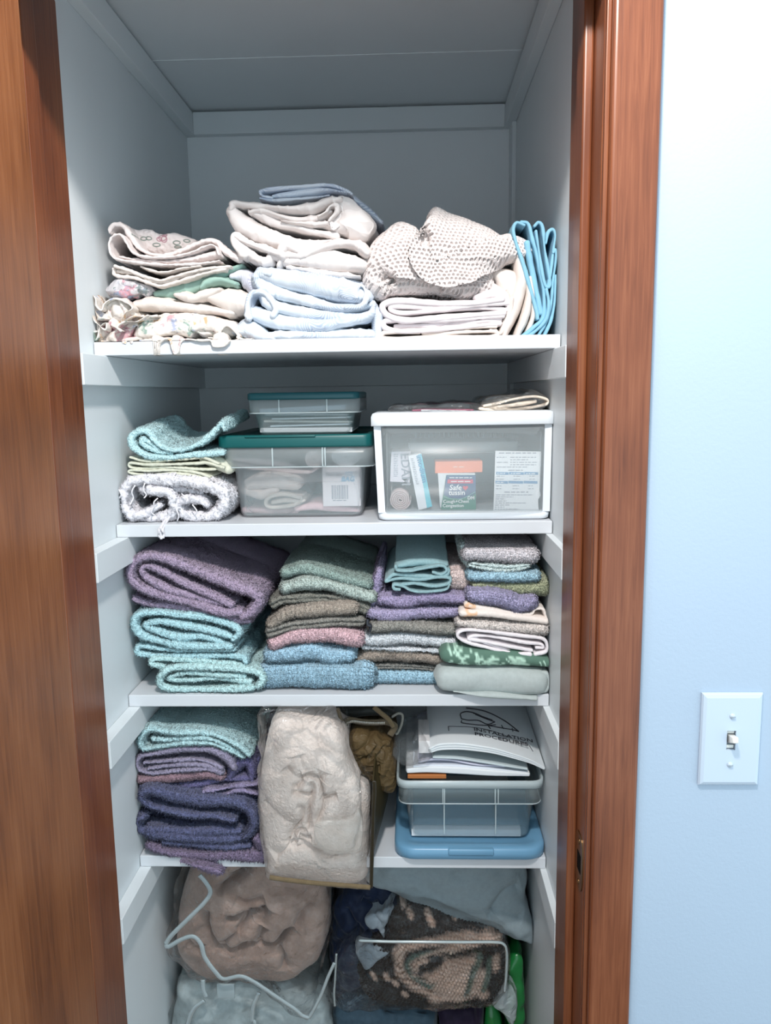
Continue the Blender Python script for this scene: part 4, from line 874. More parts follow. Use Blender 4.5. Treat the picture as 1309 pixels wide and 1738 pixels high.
g = Geo(); loft(g, [(z0, xbl+.006, xbr-.006, Y+.002, Y+.28, .01), (z0+.002, xbl+.001, xbr-.001, Y-.001, Y+.282, .012), (z0+.009, xbl-.0005, xbr+.0005, Y-.0015, Y+.282, .012), (z0+.0125, xbl+.002, xbr-.002, Y+.001, Y+.28, .010)]); build('bottom_rail', g, wp, dw)
fm = clear('frosted_drawer_front', (.80, .90, .93), haze=.17, rough=.3, fres=.25)
def front(y, za, zb, ins, bow, gg):
    n = 21; A = [((1-q)*(xl+ins)+q*(xr-ins), y-bow*(1-(2*q-1)**2), zb) for q in np.linspace(0, 1, n)]; Bq = [((1-q)*(xbl+ins)+q*(xbr-ins), y-bow*(1-(2*q-1)**2), za) for q in np.linspace(0, 1, n)]
    quadstrip(gg, np.array(A), np.array(Bq))
dr = thing('drawer', ((xl+xr)/2, Y+.1, z0+.012), None, None); dr.parent = dw; dr.location = np.array(dr['_o'])-np.array(dw['_o'])
dr.pop('_o'); dr['_o'] = [(xl+xr)/2, Y+.1, z0+.012]
g = Geo(); front(Y-.002, z0+.0125, zl0-.001, .0125, .008, g); build('drawer_front', g, fm, dr, solid=.0015)
g = Geo(); box(g, xbl+.014, xbr-.014, Y+.004, Y+.26, z0+.013, z0+.0145, b=.0005); build('drawer_bottom', g, fm, dr)
for xx in (xbl+.0135, xbr-.0150):
    g = Geo(); box(g, xx, xx+.0015, Y+.004, Y+.26, z0+.014, zl0-.012, b=.0005); build('drawer_side', g, fm, dr)
g = Geo(); box(g, xbl+.014, xbr-.014, Y+.26, Y+.262, z0+.014, zl0-.012, b=.0005); build('drawer_back', g, fm, dr)
# ribbed clear tray hanging behind the front
tr = clear('ribbed_clear_tray', (.8, .9, .92), haze=.36, rough=.25, fres=.3)
Yt = Y+.05; ta, tb = XA(4, 300, 430, Yt), XA(4, 985, 430, Yt); tz0, tz1, tz2 = ZA(4, 640, 460, Yt), ZA(4, 640, 402, Yt), ZA(4, 640, 300, Yt+.06)
tt_ = thing('divided_tray', ((ta+tb)/2, Yt, tz0), 'clear ribbed tray inside the white drawer unit above the medicine boxes', 'tray')
g = Geo(); loft(g, [(tz0, ta+.002, tb-.002, Yt, Yt+.12, .006), (tz1, ta, tb, Yt-.001, Yt+.122, .006)], cap1=False); build('tray_wall', g, tr, tt_, solid=.0012)
g = Geo(); box(g, XA(4, 178, 452, Yt), XA(4, 1100, 452, Yt), Yt-.003, Yt+.13, tz0-.002, tz0-.0005, b=.0004); build('tray_ledge', g, tr, tt_)
g = Geo(); q = .0
while ta+.01+q < tb-.005:
    xx = ta+.01+q; box(g, xx, xx+.004, Yt+.123, Yt+.126, tz1+.001, tz1+.028, b=.001); q += .0085
build('tray_ribs', g, tr, tt_)
for px in (447, 640, 830):
    g = Geo(); xx = XA(4, px, 350, Yt+.11); box(g, xx-.0012, xx+.0012, Yt+.10, Yt+.124, tz1, tz1+.030, b=.0004); build('divider', g, rim_m, tt_)
# medicines
MD = 'medicines inside the white drawer unit'
Ym = Y+.016
def carton(name, t, pts, Yf, d, m, label, cat, group, low=None):
    P = xz(t, pts, Yf); c = P.mean(0); r = thing(name, (c[0], Yf+d/2, P[:, 1].min()), label, cat, group)
    g = Geo(); prism(g, [tuple(p) for p in P], Yf, Yf+d); build('carton', g, m, r, smooth=False); return r
lilac_c = plastic('pale_lilac_card', (.74, .70, .76), .6, .25)
r = carton('foam_box', 4, [(198,462),(318,458),(312,650),(190,645)], Ym+.03, .07, lilac_c, 'pale lilac carton with large turned letters standing over the brown bandage roll', 'box', MD)
p = at_t(4, 256, 470, Ym+.0295); text('lettering', 'EDAM', .0195, p, greyink, r, ry=88, bold=.0004)
print_lines('printed_text', greyink, r, lambda x, y: at_t(4, x, y, Ym+.0296), [(212, 480+11*k, 26, 7) for k in range(13)])
roll('bandage_roll', 4, 252, 758, 66, Ym+.012, .07, cloth('brown_gauze', col(176,152,150), var=.08, bump=.4), 'brownish bandage roll standing in the lower left of the drawer', MD, 5)
r = carton('medicine_carton', 4, [(302,488),(380,474),(442,800),(366,822)], Ym, .03, plastic('white_card', (.80, .81, .85), .5, .3), 'slim white and turquoise medicine carton leaning in the drawer', 'box', MD)
g = Geo(); prism(g, [tuple(p) for p in xz(4, [(362,478),(384,474),(450,798),(418,808)], Ym-.0004)], Ym-.0006, Ym+.001); build('printed_band', g, plastic('turquoise_print', srgb(92, 196, 214), .5, .3), r, smooth=False)
p = at_t(4, 352, 484, Ym-.0010); text('lettering', 'imodium', .0125, p, plastic('blue_ink', srgb(70, 140, 180), .6, .2), r, ry=77.5, bold=.0003)
print_lines('printed_text', greyink, r, lambda x, y: at_t(4, x, y, Ym-.0008), [(318+.2*(y-500), y, 18, 6) for y in range(505, 660, 11)])
r = carton('orange_box', 4, [(470,524),(760,518),(760,586),(468,594)], Ym+.012, .06, plastic('orange_card', srgb(240, 140, 100), .5, .3), 'orange box lying on top of the green cough medicine carton', 'box', MD)
print_lines('printed_text', plastic('pale_orange_ink', (.85, .5, .36), .5, .2), r, lambda x, y: at_t(4, x, y, Ym+.0116), [(580, 556, 66, 12)])
g = Geo(); prism(g, [tuple(p) for p in xz(4, [(485,594),(715,594),(714,612),(535,612),(505,805),(500,805)], Ym+.006)], Ym+.006, Ym+.03)
build('paper_leaflet', g, paper, label='white leaflet wedged behind the green cough medicine carton', cat='paper', group=MD, smooth=False)
grn_c = plastic('green_print', srgb(52, 128, 108), .45, .35); blu_c = plastic('blue_print', srgb(52, 86, 128), .45, .35)
r = carton('cough_medicine_carton', 4, [(538,606),(718,606),(720,818),(505,818)], Ym, .045, grn_c, 'green and blue cough medicine carton standing in the middle of the drawer', 'box', MD)
g = Geo(); P_ = xz(4, [(538,606),(718,606),(719,715),(690,738),(620,752),(560,745),(521,728)], Ym-.0005); prism(g, [tuple(p) for p in P_], Ym-.0006, Ym+.001); build('printed_panel', g, blu_c, r, smooth=False)
g = Geo(); prism(g, [tuple(p) for p in xz(4, [(545,632),(702,632),(702,656),(543,656)], Ym-.001)], Ym-.0011, Ym); build('printed_band', g, plastic('red_print', srgb(206, 72, 98), .45, .3), r, smooth=False)
whi = plastic('white_ink', (.86, .88, .88), .5, .3)
kx = mpp(4, Ym)
def lab(s, px, py, hpx, m=whi, **k):
    p = at_t(4, px, py, Ym-.0014); text('lettering', s, hpx*kx*1.38, p, m, r, **k)
lab('Safe', 555, 697, 33, shear=.15, bold=.0002); lab('tussin', 552, 728, 31, bold=.0002); lab('DM', 668, 755, 20, bold=.0002); lab('Cough+Chest', 517, 777, 20, bold=.0001, sx=1.0); lab('Congestion', 514, 803, 20, bold=.0001, sx=1.0)
print_lines('printed_text', whi, r, lambda x, y: at_t(4, x, y, Ym-.0014), [(556, 622, 140, 8), (565, 646, 120, 9)])
hp = [(16*math.sin(a)**3, 13*math.cos(a)-5*math.cos(2*a)-2*math.cos(3*a)-math.cos(4*a)) for a in np.linspace(0, 6.283, 28, endpoint=False)]
c = at_t(4, 655, 684, Ym-.0013); g = Geo(); prism(g, [(c[0]+x*kx, c[2]+z*kx) for x, z in hp], Ym-.0016, Ym-.0008); build('heart_print', g, plastic('heart_red', srgb(216, 60, 86), .45, .3), r, smooth=False)
g = Geo(); P_ = np.array([at_t(4, x, y, Ym-.0012) for x, y in [(518,736),(560,750),(620,752),(670,735),(716,708)]]); tube(g, P_, .0005, seg=5); build('printed_swoosh', g, plastic('mint_print', srgb(130, 200, 180), .5, .3), r)
# dosage sheet against the front
Yp = Y+.008; P_ = xz(4, [(840,455),(1125,460),(1112,700),(1120,730),(1104,755),(1108,828),(828,824)], Yp)
r = thing('dosage_sheet', (P_[:, 0].mean(), Yp, P_[:, 1].min()), 'white printed sheet with two blue table bars behind the drawer front', 'paper', MD)
g = Geo(); prism(g, [tuple(p) for p in P_], Yp, Yp+.0012); build('sheet', g, paper, r, smooth=False)
bar = plastic('steel_blue_print', srgb(108, 150, 186), .6, .2)
for y, s in ((585, 0), (640, -4)):
    for a, b_ in ((845, 922), (925, 1016), (1019, 1104)):
        g = Geo(); prism(g, [tuple(p) for p in xz(4, [(a+s,y),(b_+s,y+2),(b_+s,y+18),(a+s,y+16)], Yp-.0003)], Yp-.0004, Yp+.0004); build('table_bar', g, bar, r, smooth=False)
tk = mpp(4, Yp)
rows = [(862, 470, 230, 10)]
for y, l, rr_ in ((496, 60, 160), (511, 0, 110), (527, 70, 170), (542, 0, 160)):
    if l: rows.append((848, y, l, 8))
    rows.append((932, y, rr_, 8))
rows += [(848, 556, 190, 8), (920, 576, 90, 9)]
for y in (612, 631): rows += [(846, y, 50, 7), (952, y, 40, 7), (1050, y, 34, 7)]
for y in (672, 690): rows += [(844, y, 34, 7), (946, y, 40, 7), (1042, y, 34, 7)]
rows += [(896, 711, 150, 9)]+[(842-k, 728+12.5*k, w, 7) for k, w in enumerate((230, 110, 60, 70, 190, 90, 60, 150))]
print_lines('printed_text', greyink, r, lambda x, y: at_t(4, x, y, Yp-.0002), rows)
print_lines('printed_text', whi, r, lambda x, y: at_t(4, x, y, Yp-.0006), [(850, 595, 50, 7), (936, 596, 60, 7), (1030, 597, 55, 7), (846, 650, 50, 7)])
# on top of the drawer unit
SD = 'things lying on the white drawer unit'; zt = zl1+.0006
g = Geo(); sheet(g, 4, [(745,195),(850,200),(980,198),(1080,185),(1160,165),(1165,140),(1080,120),(960,135),(860,160),(770,178)], Y+.02, .2, [14,16,16,15,15,15,15,15,14,10]); sheet(g, 4, [(790,188),(900,180),(1000,165),(1090,150)], Y+.024, .2, [20,24,26,20])
build('folded_cloth', g, cloth('cream_packed_cloth', col(226,208,186), var=.05, bump=.3), label='folded cream cloth in a clear wrapper at the right end of the drawer unit top', cat='cloth', group=SD, rough=((.0008, .02),))
g = Geo(); blob(g, 4, [(738,200),(760,150),(800,125),(900,118),(1000,105),(1045,75),(1080,82),(1140,115),(1176,150),(1170,185),(1060,205),(880,212)], Y+.014, .21, .02, noise_amp=.003); build('plastic_wrapper', g, film, label='crinkled clear wrapper around the folded cream cloth on the drawer unit', cat='wrapper', group=SD)
g = Geo(); sheet(g, 4, [(330,206),(420,204),(560,206),(700,204)], Y+.03, .2, [10,16,16,12]); build('packet', g, plastic('red_white_packet', srgb(150, 62, 92), .4, .4), label='flat dark pink packet lying on the drawer unit top', cat='packet', group=SD)
g = Geo(); sheet(g, 4, [(386,206),(480,207),(580,210),(660,212)], Y+.020, .1, 10); build('card', g, paper, label='white card lying in front of the dark pink packet', cat='card', group=SD)
g = Geo(); blob(g, 4, [(190,208),(200,185),(320,170),(480,165),(620,155),(740,165),(750,205),(560,214),(350,214)], Y+.016, .21, .02, noise_amp=.004); build('plastic_bag', g, film, label='flat clear bag around the dark pink packet on the drawer unit', cat='bag', group=SD)
# ---------------------------------------------------------------- cloths at the left of the second shelf
S2 = 'cloths at the left end of the second shelf'
chen = cloth('chenille', col(210,206,212,.85), var=.1, scale=160, bump=.9, bscale=320, sheen=.1)
g = Geo(); Y = .318
sheet(g, 3, [(230,600),(150,645),(100,630),(75,570),(90,500),(160,475),(280,478),(400,488),(490,510),(545,560),(520,620),(470,652),(400,655),(345,630),(335,590),(375,565),(430,570),(460,595)], Y, .17, [30,44,46,46,50,54,58,60,62,62,58,52,50,46,40,38,36,30], yj=.006)
sheet(g, 3, [(110,650),(200,660),(290,640),(315,590),(290,540),(200,525)], Y+.002, .17, [30,40,50,50,46,36], yj=.006)
sheet(g, 3, [(160,520),(250,510),(340,515),(420,535)], Y+.012, .16, [50,60,60,44], ry=.012)
rug = build('bath_rug', g, chen, label='rolled white chenille bath rug with loose threads', cat='rug', group=S2, rough=((.0026, .009), (.0014, .0042)), fuzz=26000, fl=.0024)
for P_ in ([(250,655),(258,690),(252,715),(256,750)],[(258,655),(264,700),(268,725),(264,745)],[(244,660),(250,700),(246,730),(250,742)]):
    g = Geo(); tube(g, np.array([at_t(3, x, y, SY[1]-.004) for x, y in P_])+np.array([[0, .05*(1-min(k, 1)), 0] for k in range(len(P_))]), .0022, seg=6); build('tassel_thread', g, chen, rug)
for P_ in ([(180,490),(172,520),(186,545),(176,560)],[(240,560),(222,580),(226,605)],[(135,500),(120,530),(126,560),(112,590)],[(320,600),(336,640),(330,665)],[(220,600),(210,625),(226,640)],[(60,520),(70,545),(62,560)],[(400,590),(420,620),(410,640)],[(350,540),(370,560),(362,580)]):
    g = Geo(); tube(g, np.array([at_t(3, x, y, Y-.006-.003*(k % 2)) for k, (x, y) in enumerate(P_)]), .0011, seg=6); build('loose_thread', g, chen, rug)
g = Geo(); Y = .324
sheet(g, 3, [(520,402),(450,370),(420,374),(300,384),(180,388),(112,372)], Y+.002, .16, [10,13,13,13,13,9], yj=.004)
sheet(g, 3, [(540,420),(470,398),(420,400),(300,404),(180,406),(108,398),(112,420),(180,424),(300,418),(430,428),(500,428)], Y, .16, 12, yj=.004)
sheet(g, 3, [(480,462),(440,448),(380,436),(300,430),(200,434),(112,432),(118,446),(200,452),(300,446),(400,456),(470,470)], Y+.001, .16, 12, yj=.004)
sheet(g, 3, [(440,380),(500,398),(560,430)], Y+.012, .14, [24,60,40], ry=.008)
build('hand_towel', g, cloth('sage_waffle', col(190,190,166,.85), var=.08, scale=300, bump=.6, bscale=700), label='thin sage green cloth folded in layers under the aqua towel', cat='towel', group=S2, rough=((.0006, .0034), (.001, .03)))
g = Geo(); Y = .322
sheet(g, 3, [(532,352),(470,358),(380,362),(290,374),(190,366),(125,325),(112,280),(145,252),(190,256),(230,300),(280,332),(350,336),(430,308),(490,262),(530,216),(545,245)], Y, .17, [24,24,25,25,25,25,25,25,25,25,25,25,25,25,20], ds=.0012, rise=.09, yj=.003)
sheet(g, 3, [(300,352),(220,338),(170,310),(165,288),(190,296),(250,340)], Y+.002, .16, [22,23,22,18,18,14], rise=.09)
terry('hand_towel', g, col(168,214,220), 'pale aqua hand towel curled over on top of the sage cloth', 'towel', S2, 16000, fl=.0017)
# ================================================================ lowest shelf
S4 = 'towels at the left end of the lowest shelf'; Z4 = SZ[3]; P = 'C'
g = Geo(); Y = .312
sheet(g, P, [(300,1205),(450,1252),(700,1292),(1000,1286),(1240,1296)], Y-.008, .27, [60,76,96,110,120], ry=.018)
sheet(g, P, [(1190,1130),(1225,1200),(1235,1270)], Y-.002, .2, [60,80,60])
sheet(g, P, [(340,1185),(520,1205),(750,1225),(1000,1235),(1150,1210)], Y+.008, .25, [30,34,34,34,26])
sheet(g, P, [(560,1318),(700,1360),(800,1390),(880,1412)], .292, .05, [10,44,60,50], ry=.005)
terry('bath_towel', g, col(122,102,136,.82), 'lilac bath towel at the bottom of the lowest shelf stack, corner hanging down', group=S4, fuzz=46000, fl=.0032)
g = Geo(); Y = .306
sheet(g, P, [(250,960),(200,985),(190,1035),(240,1080),(380,1110),(600,1135),(900,1155),(1080,1140)], Y, .26, [60,74,80,90,100,110,110,80], ry=.022)
sheet(g, P, [(300,1060),(600,1090),(850,1085),(1040,1080)], Y+.004, .25, [70,90,100,70], ry=.018)
sheet(g, P, [(1000,985),(850,965),(650,950),(450,915),(300,870),(240,810),(270,745),(360,745),(500,800),(700,830),(900,840),(1050,860),(1140,920),(1165,1000),(1140,1080),(1080,1140)], Y-.004, .27, [44,56,64,66,66,70,74,90,110,120,110,100,90,80,70,50], ry=.018)
sheet(g, P, [(420,1165),(600,1188),(900,1210),(1120,1195)], Y+.002, .26, [30,40,44,36])
terry('bath_towel', g, col(76,80,118,.95), 'thick navy blue bath towel folded in two on the lowest shelf', group=S4, fuzz=60000, fl=.0032)
g = Geo(); Y = .318
sheet(g, P, [(1205,690),(1050,702),(900,728),(770,738),(758,762),(800,778),(920,772),(1050,735),(1200,768)], Y-.004, .25, [22,24,24,24,24,24,24,24,22])
terry('hand_towel', g, col(124,110,148,.85), 'small lilac towel poking out above the navy towel', group=S4, fuzz=9000)
g = Geo()
sheet(g, P, [(235,722),(500,716),(720,690),(900,660),(1140,640)], Y+.006, .25, [60,70,66,60,60], ry=.016)
sheet(g, P, [(960,640),(1000,570),(1060,520),(1120,520),(1145,600),(1150,660)], Y+.004, .2, [60,100,110,90,80,50], ry=.016)
sheet(g, P, [(1170,640),(1190,560),(1200,490)], Y+.02, .2, [40,50,50], ry=.014)
terry('bath_towel', g, col(84,78,122,.9), 'flat indigo purple towel lying between the rose and navy towels', group=S4, fuzz=20000)
g = Geo(); sheet(g, P, [(228,650),(500,638),(780,612),(885,645)], .316, .25, [72,80,86,70], ry=.014)
terry('hand_towel', g, col(146,108,122,.85), 'dusty rose towel under the mauve one on the lowest shelf', group=S4, fuzz=17000)
g = Geo(); Y = .316
sheet(g, P, [(895,604),(780,562),(600,572),(350,598),(220,565),(198,500),(258,455),(420,425),(600,402),(800,412),(930,470),(1000,560)], Y, .26, [34,40,40,40,42,46,50,60,66,76,90,60], ry=.013)
sheet(g, P, [(885,588),(780,535),(650,522),(450,540),(300,556)], Y+.002, .25, [22,28,28,28,22])
sheet(g, P, [(895,565),(800,510),(680,486),(450,496),(268,508)], Y+.003, .25, [20,24,26,26,20])
terry('hand_towel', g, col(126,116,144,.88), 'greyish mauve towel folded in layers below the aqua towel of the lowest shelf', group=S4, fuzz=26000, fl=.0018)
g = Geo(); Y = .314
sheet(g, P, [(1075,470),(940,405),(800,356),(600,348),(400,382),(265,398),(228,330),(262,262),(330,238),(450,262),(700,266),(900,308),(1050,380),(1120,440)], Y, .27, [36,44,46,46,50,56,60,60,58,58,58,60,64,50], ry=.014)
sheet(g, P, [(1070,450),(950,372),(800,312),(650,304),(450,322),(330,322)], Y+.003, .26, [26,34,34,34,34,30])
terry('bath_towel', g, col(162,206,212), 'pale aqua towel on top of the lowest shelf stack', group=S4, fuzz=40000)
# ---------------------------------------------------------------- vinyl bag with a fleece blanket
P = 'D'; Y = .262
fle = cloth('cream_fleece', col(228,210,198,.72), var=.05, scale=180, bump=.6, bscale=380, sheen=.3)
g = Geo()
blob(g, P, [(130,1440),(110,1300),(80,1100),(50,900),(55,700),(80,500),(120,300),(180,120),(300,70),(500,120),(650,150),(790,260),(830,420),(900,560),(990,700),(1000,900),(990,1100),(985,1300),(970,1480),(850,1540),(600,1530),(350,1490),(200,1460)], Y+.012, .26, .055, centre=(520,850), na=620, nr=220, p=2.5, back=.96,
     creases=[([(420,640),(480,640),(560,690),(590,780),(590,900),(560,1000),(545,1060)],9,5),([(330,770),(400,715),(395,680),(430,640)],9,5),([(480,700),(500,780),(475,900),(470,1000),(460,1110)],10,5),([(320,800),(400,810),(460,830),(480,850)],9,5),([(360,920),(410,940),(405,1040),(330,1120),(290,1200),(300,1240),(370,1250)],8,5),
              ([(460,1110),(380,1140),(335,1180),(360,1220),(430,1250),(560,1330),(720,1360)],8,5),([(500,1190),(420,1190),(380,1180)],7,5),([(320,1320),(400,1280),(520,1330),(640,1370),(820,1350),(900,1310),(930,1200)],6,6),([(560,690),(600,610)],6,7),([(590,820),(620,840),(720,820)],9,6),([(430,620),(380,480)],4,9),([(260,590),(330,660),(400,700)],5,8),
              ([(150,1380),(280,1300),(320,1240)],6,9),([(930,700),(945,900),(940,1100),(900,1300)],5,5),([(60,910),(200,1010),(330,1070),(400,1050)],3,10)],
     steps=[([(940,1150),(900,1310),(720,1370),(500,1330)],4,18),([(400,650),(480,640),(580,720),(600,840)],6,14)], noise_amp=.0)
build('fleece_blanket', g, fle, label='cream fleece blanket rolled up inside the clear vinyl bag', cat='blanket', rough=((.0012, .06), (.0005, .004), (.0004, .0018)))
bag = thing('blanket_bag', (.25, .38, Z4), 'clear vinyl blanket bag with olive brown fabric side and zip, overhanging the lowest shelf', 'bag')
vin = clear('clear_vinyl', (.80, .82, .80), haze=.02, rough=.05, bump=1., bscale=15., fres=.6, bd=.035)
g = Geo(); blob(g, P, [(140,1500),(110,1360),(70,1100),(40,850),(45,600),(60,430),(40,200),(62,90),(250,72),(500,74),(680,86),(780,200),(830,400),(900,580),(1030,680),(1030,900),(1020,1150),(1010,1400),(995,1585),(700,1560),(400,1530)], Y-.002, .05, .03, centre=(540,850), na=320, nr=120, p=4, back=1.,
     creases=[([(90,300),(150,380),(160,540)],4,10),([(300,270),(420,190),(600,60)],4,8),([(540,300),(600,420),(760,510),(840,620)],4,8)], noise_amp=.003); build('front_panel', g, vin, bag)
olive = cloth('olive_brown_nylon', srgb(60,52,32), var=.1, scale=40, bump=.25, bscale=600, rough=.45, sheen=0)
tan_ = cloth('tan_binding', srgb(116,100,76), var=.08, bump=.4, bscale=500)
# side panel running back
xs, xt = XA(P, 1005, 1580, Y), XA(P, 1030, 690, Y)
nn, kk = 40, 40; V = []
zb = Z4+.001; ztp = ZA(P, 1030, 690, Y)
for i in range(nn):
    v = i/(nn-1)
    for j in range(kk):
        u = j/(kk-1); yq = Y+.002+.26*u; bulge_ = .022*math.sin(math.pi*u)*math.sin(math.pi*min(1, v*1.05))
        topz = ztp+.045*math.sin(min(1, u*1.6)*math.pi/2); xx = xs+(xt-xs)*v+bulge_+.006*u
        V.append((xx, yq, zb+(topz-zb)*v))
V = np.array(V); V[:, 0] += .003*noise(V, .03, 5)*(V[:, 2]-zb)/(ztp-zb)
g = Geo(); g.add(V, [grid(nn, kk)]); build('side_panel', g, olive, bag, solid=.002, label='olive brown nylon side')
# slumped flap of the side over the top
CREASE = .9
g = Geo(); blob(g, P, [(800,480),(815,330),(870,260),(1000,270),(1100,310),(1190,400),(1215,560),(1205,740),(1130,760),(1040,690),(960,610),(860,580)], Y+.055, .14, .026, centre=(1010,510), na=360, nr=150, p=3.2,
     creases=[([(820,460),(900,420),(960,380),(1010,290)],6,4),([(800,500),(880,480),(960,470)],6,3.5),([(930,590),(1000,560),(1090,560)],4,6),([(1020,650),(1060,580),(1080,520)],4,5),([(860,560),(920,500),(1000,460)],6,4),([(1100,330),(1120,420),(1180,480)],4,6)], steps=[([(880,500),(960,470),(1060,380)],6,14),([(950,610),(1030,600),(1130,640)],5,14),([(1040,480),(1110,400),(1180,430)],4,14)], noise_amp=.001)
CREASE = 1.7
build('top_flap', g, cloth('bronze_nylon', srgb(88,72,48), var=.1, scale=40, bump=.25, bscale=600, rough=.4, sheen=0), bag, rough=((.001, .02),), wrinkle=((.002, .02), (.0012, .009)))
def pts3(t, L_, Y): return np.array([at_t(t, x, y, Y if np.isscalar(Y) else Y[k]) for k, (x, y) in enumerate(L_)])
g = Geo(); tube(g, pts3(P, [(140,1506),(300,1530),(500,1552),(750,1572),(1000,1592)], Y-.004), .0042, seg=8, flat=.7); build('bottom_binding', g, tan_, bag, label='tan bottom binding')
g = Geo(); tube(g, pts3(P, [(1008,1590),(1016,1300),(1024,1000),(1034,800),(1034,760),(1032,690)], Y-.002), .0030, seg=8); build('edge_binding', g, cloth('dark_olive_binding', srgb(44,37,22), var=.1, bump=.5), bag)
zt_ = cloth('zip_tape', srgb(96,84,66), var=.1, bump=.4, rough=.6); zy = Y+.09
g = Geo(); tube(g, pts3(P, [(770,240),(790,180),(830,160),(930,178),(1030,182),(1140,180),(1210,215),(1170,290)], zy), .0055, seg=8, flat=.5); zp = build('zip_tape', g, zt_, bag)
g = Geo(); R_ = resample(catmull(pts3(P, [(800,190),(850,172),(930,182),(1030,188),(1120,186)], zy-.005)), .0022)
for a in R_: box(g, a[0]-.0007, a[0]+.0007, a[1]-.001, a[1]+.001, a[2]-.0022, a[2]+.0022, b=.0003)
build('zip_teeth', g, plastic('zip_metal', (.5, .46, .4), .35, .5, metal=.6), zp)
g = Geo(); tube(g, pts3(P, [(1030,50),(1090,100),(1150,150),(1200,220)], zy-.004), .0042, seg=8, flat=.5); build('strap', g, tan_, bag)
g = Geo(); tube(g, pts3(P, [(1185,135),(1240,105),(1275,120),(1270,190),(1235,270),(1215,280)], zy+.01), .0022, seg=8); build('handle_loop', g, cloth('grey_cord', srgb(140,138,130), var=.05), bag)
g = Geo(); tube(g, pts3(P, [(720,60),(745,140),(760,220)], zy-.006), .0034, seg=8, flat=.5); build('strap', g, tan_, bag)
g = Geo(); sheet(g, P, [(700,80),(850,110),(1000,90),(1180,120)], zy+.02, .12, [50,90,90,60], ry=.01); build('back_flap', g, cloth('dark_vinyl', srgb(44,46,44), var=.1, rough=.4), bag, rough=((.002, .015),))
g = Geo(); blob(g, P, [(540,1030),(700,1005),(830,990),(900,930),(935,1000),(935,1150),(900,1280),(780,1300),(640,1290),(540,1200)], Y-.006, .006, .008, p=6, nr=40, na=120, noise_amp=.001); build('vinyl_pocket', g, clear('vinyl_pocket', (.80, .76, .70), haze=.22, rough=.2, bump=.2, bscale=18., fres=.4), bag)
# ---------------------------------------------------------------- clear bin on its blue lid, with papers
Y = .322; P = 8
lid_b = plastic('steel_blue_plastic', srgb(110, 158, 190), .32, .45)
lx0, lx1 = XA(8, 180, 960, .300), XR-.0012
g = Geo(); a, b_ = .298, .60
loft(g, [(Z4+.0006, lx0+.004, lx1-.004, a+.004, b_-.004, .03), (Z4+.003, lx0, lx1, a, b_, .034), (Z4+.017, lx0, lx1, a, b_, .034), (Z4+.0205, lx0+.003, lx1-.003, a+.003, b_-.003, .032), (Z4+.0215, lx0+.008, lx1-.008, a+.008, b_-.008, .028), (Z4+.0215, lx0+.016, lx1-.016, a+.016, b_-.016, .022), (Z4+.0195, lx0+.019, lx1-.019, a+.019, b_-.019, .02)])
ld = build('bin_lid', g, lid_b, label='steel blue plastic lid lying under the clear bin of papers', cat='lid')
g = Geo(); box(g, XA(8, 512, 945, a), XA(8, 795, 945, a), a-.002, a+.012, Z4+.010, Z4+.0212, b=.002); build('lid_grip', g, lid_b, ld)
zb = Z4+.0202; x0, x1 = XA(8, 250, 640, Y), XA(8, 1045, 640, Y); zs = ZA(8, 640, 662, Y); zr = ZA(8, 640, 520, Y)
b4 = thing('storage_bin', ((x0+x1)/2, Y+.13, zb), 'lidless clear bin of papers standing on a steel blue lid', 'storage bin')
tub(b4, x0, x1, Y, Y+.24, zb, zs, zr, .011, r=.016, mat=clr)
g = Geo(); loft(g, [(zr-.012, x0-.013, x1+.013, Y-.0075, Y+.247, .017), (zr-.0115, x0-.0145, x1+.0145, Y-.009, Y+.2485, .018), (zr+.001, x0-.015, x1+.015, Y-.0095, Y+.249, .018), (zr+.0018, x0-.013, x1+.013, Y-.0075, Y+.247, .017), (zr+.0012, x0-.011, x1+.011, Y-.0055, Y+.245, .016), (zr-.012, x0-.011, x1+.011, Y-.0055, Y+.245, .016)], cap0=False, cap1=False); build('rim', g, rim_m, b4)
for px, hh_ in ((490, 0), (803, 0), (822, 0), (480, 0)):
    g = Geo(); xx = XA(8, px, 610, Y-.007); box(g, xx-.0010, xx+.0010, Y-.0072, Y-.0045, zs+.002, zr-.011, b=.0004); build('skirt_rib', g, rim_m, b4)
for px in (488, 806):
    g = Geo(); xx = XA(8, px, 760, Y); box(g, xx-.0010, xx+.0010, Y+.0005, Y+.004, zb+.012, zs, b=.0004); build('body_rib', g, rim_m, b4)
IN4 = 'papers and folders in the lidless clear bin'
g = Geo(); box(g, x0+.012, x1-.012, Y+.020, Y+.022, zb+.018, zr-.02, b=.0006); build('folder', g, plastic('dark_teal_folder', srgb(22, 62, 76), .55, .3), label='dark teal folder standing inside the lidless clear bin', cat='folder', group=IN4)
g = Geo(); box(g, x0+.009, x1-.02, Y+.010, Y+.2, zb+.003, zb+.015, b=.001); build('paper_pile', g, paper, label='low pile of white papers on the floor of the lidless clear bin', cat='papers', group=IN4, smooth=False)
g = Geo(); box(g, XA(8, 262, 500, Y+.012), XA(8, 500, 500, Y+.012), Y+.008, Y+.19, zr-.003, zr+.004, b=.0008); build('envelope', g, plastic('manila', srgb(196, 124, 72), .6, .25), label='orange brown envelope lying under the white papers in the clear bin', cat='envelope', group=IN4, smooth=False)
rr = np.random.default_rng(8)
def leafpile(name, t, pts, Yf, d, m, label, th, rise=0., grp=IN4, **k):
    g = Geo(); sheet(g, t, pts, Yf, d, th, p=8, ry=.0012, yj=k.get('yj', .001), rise=rise); return build(name, g, m, label=label, cat='papers', group=grp)
leafpile('paper_pile', 8, [(265,470),(400,462),(600,470),(800,484),(1010,492)], Y+.006, .2, paper, 'thick pile of white papers filling the top of the clear bin', [30,40,44,36,20])
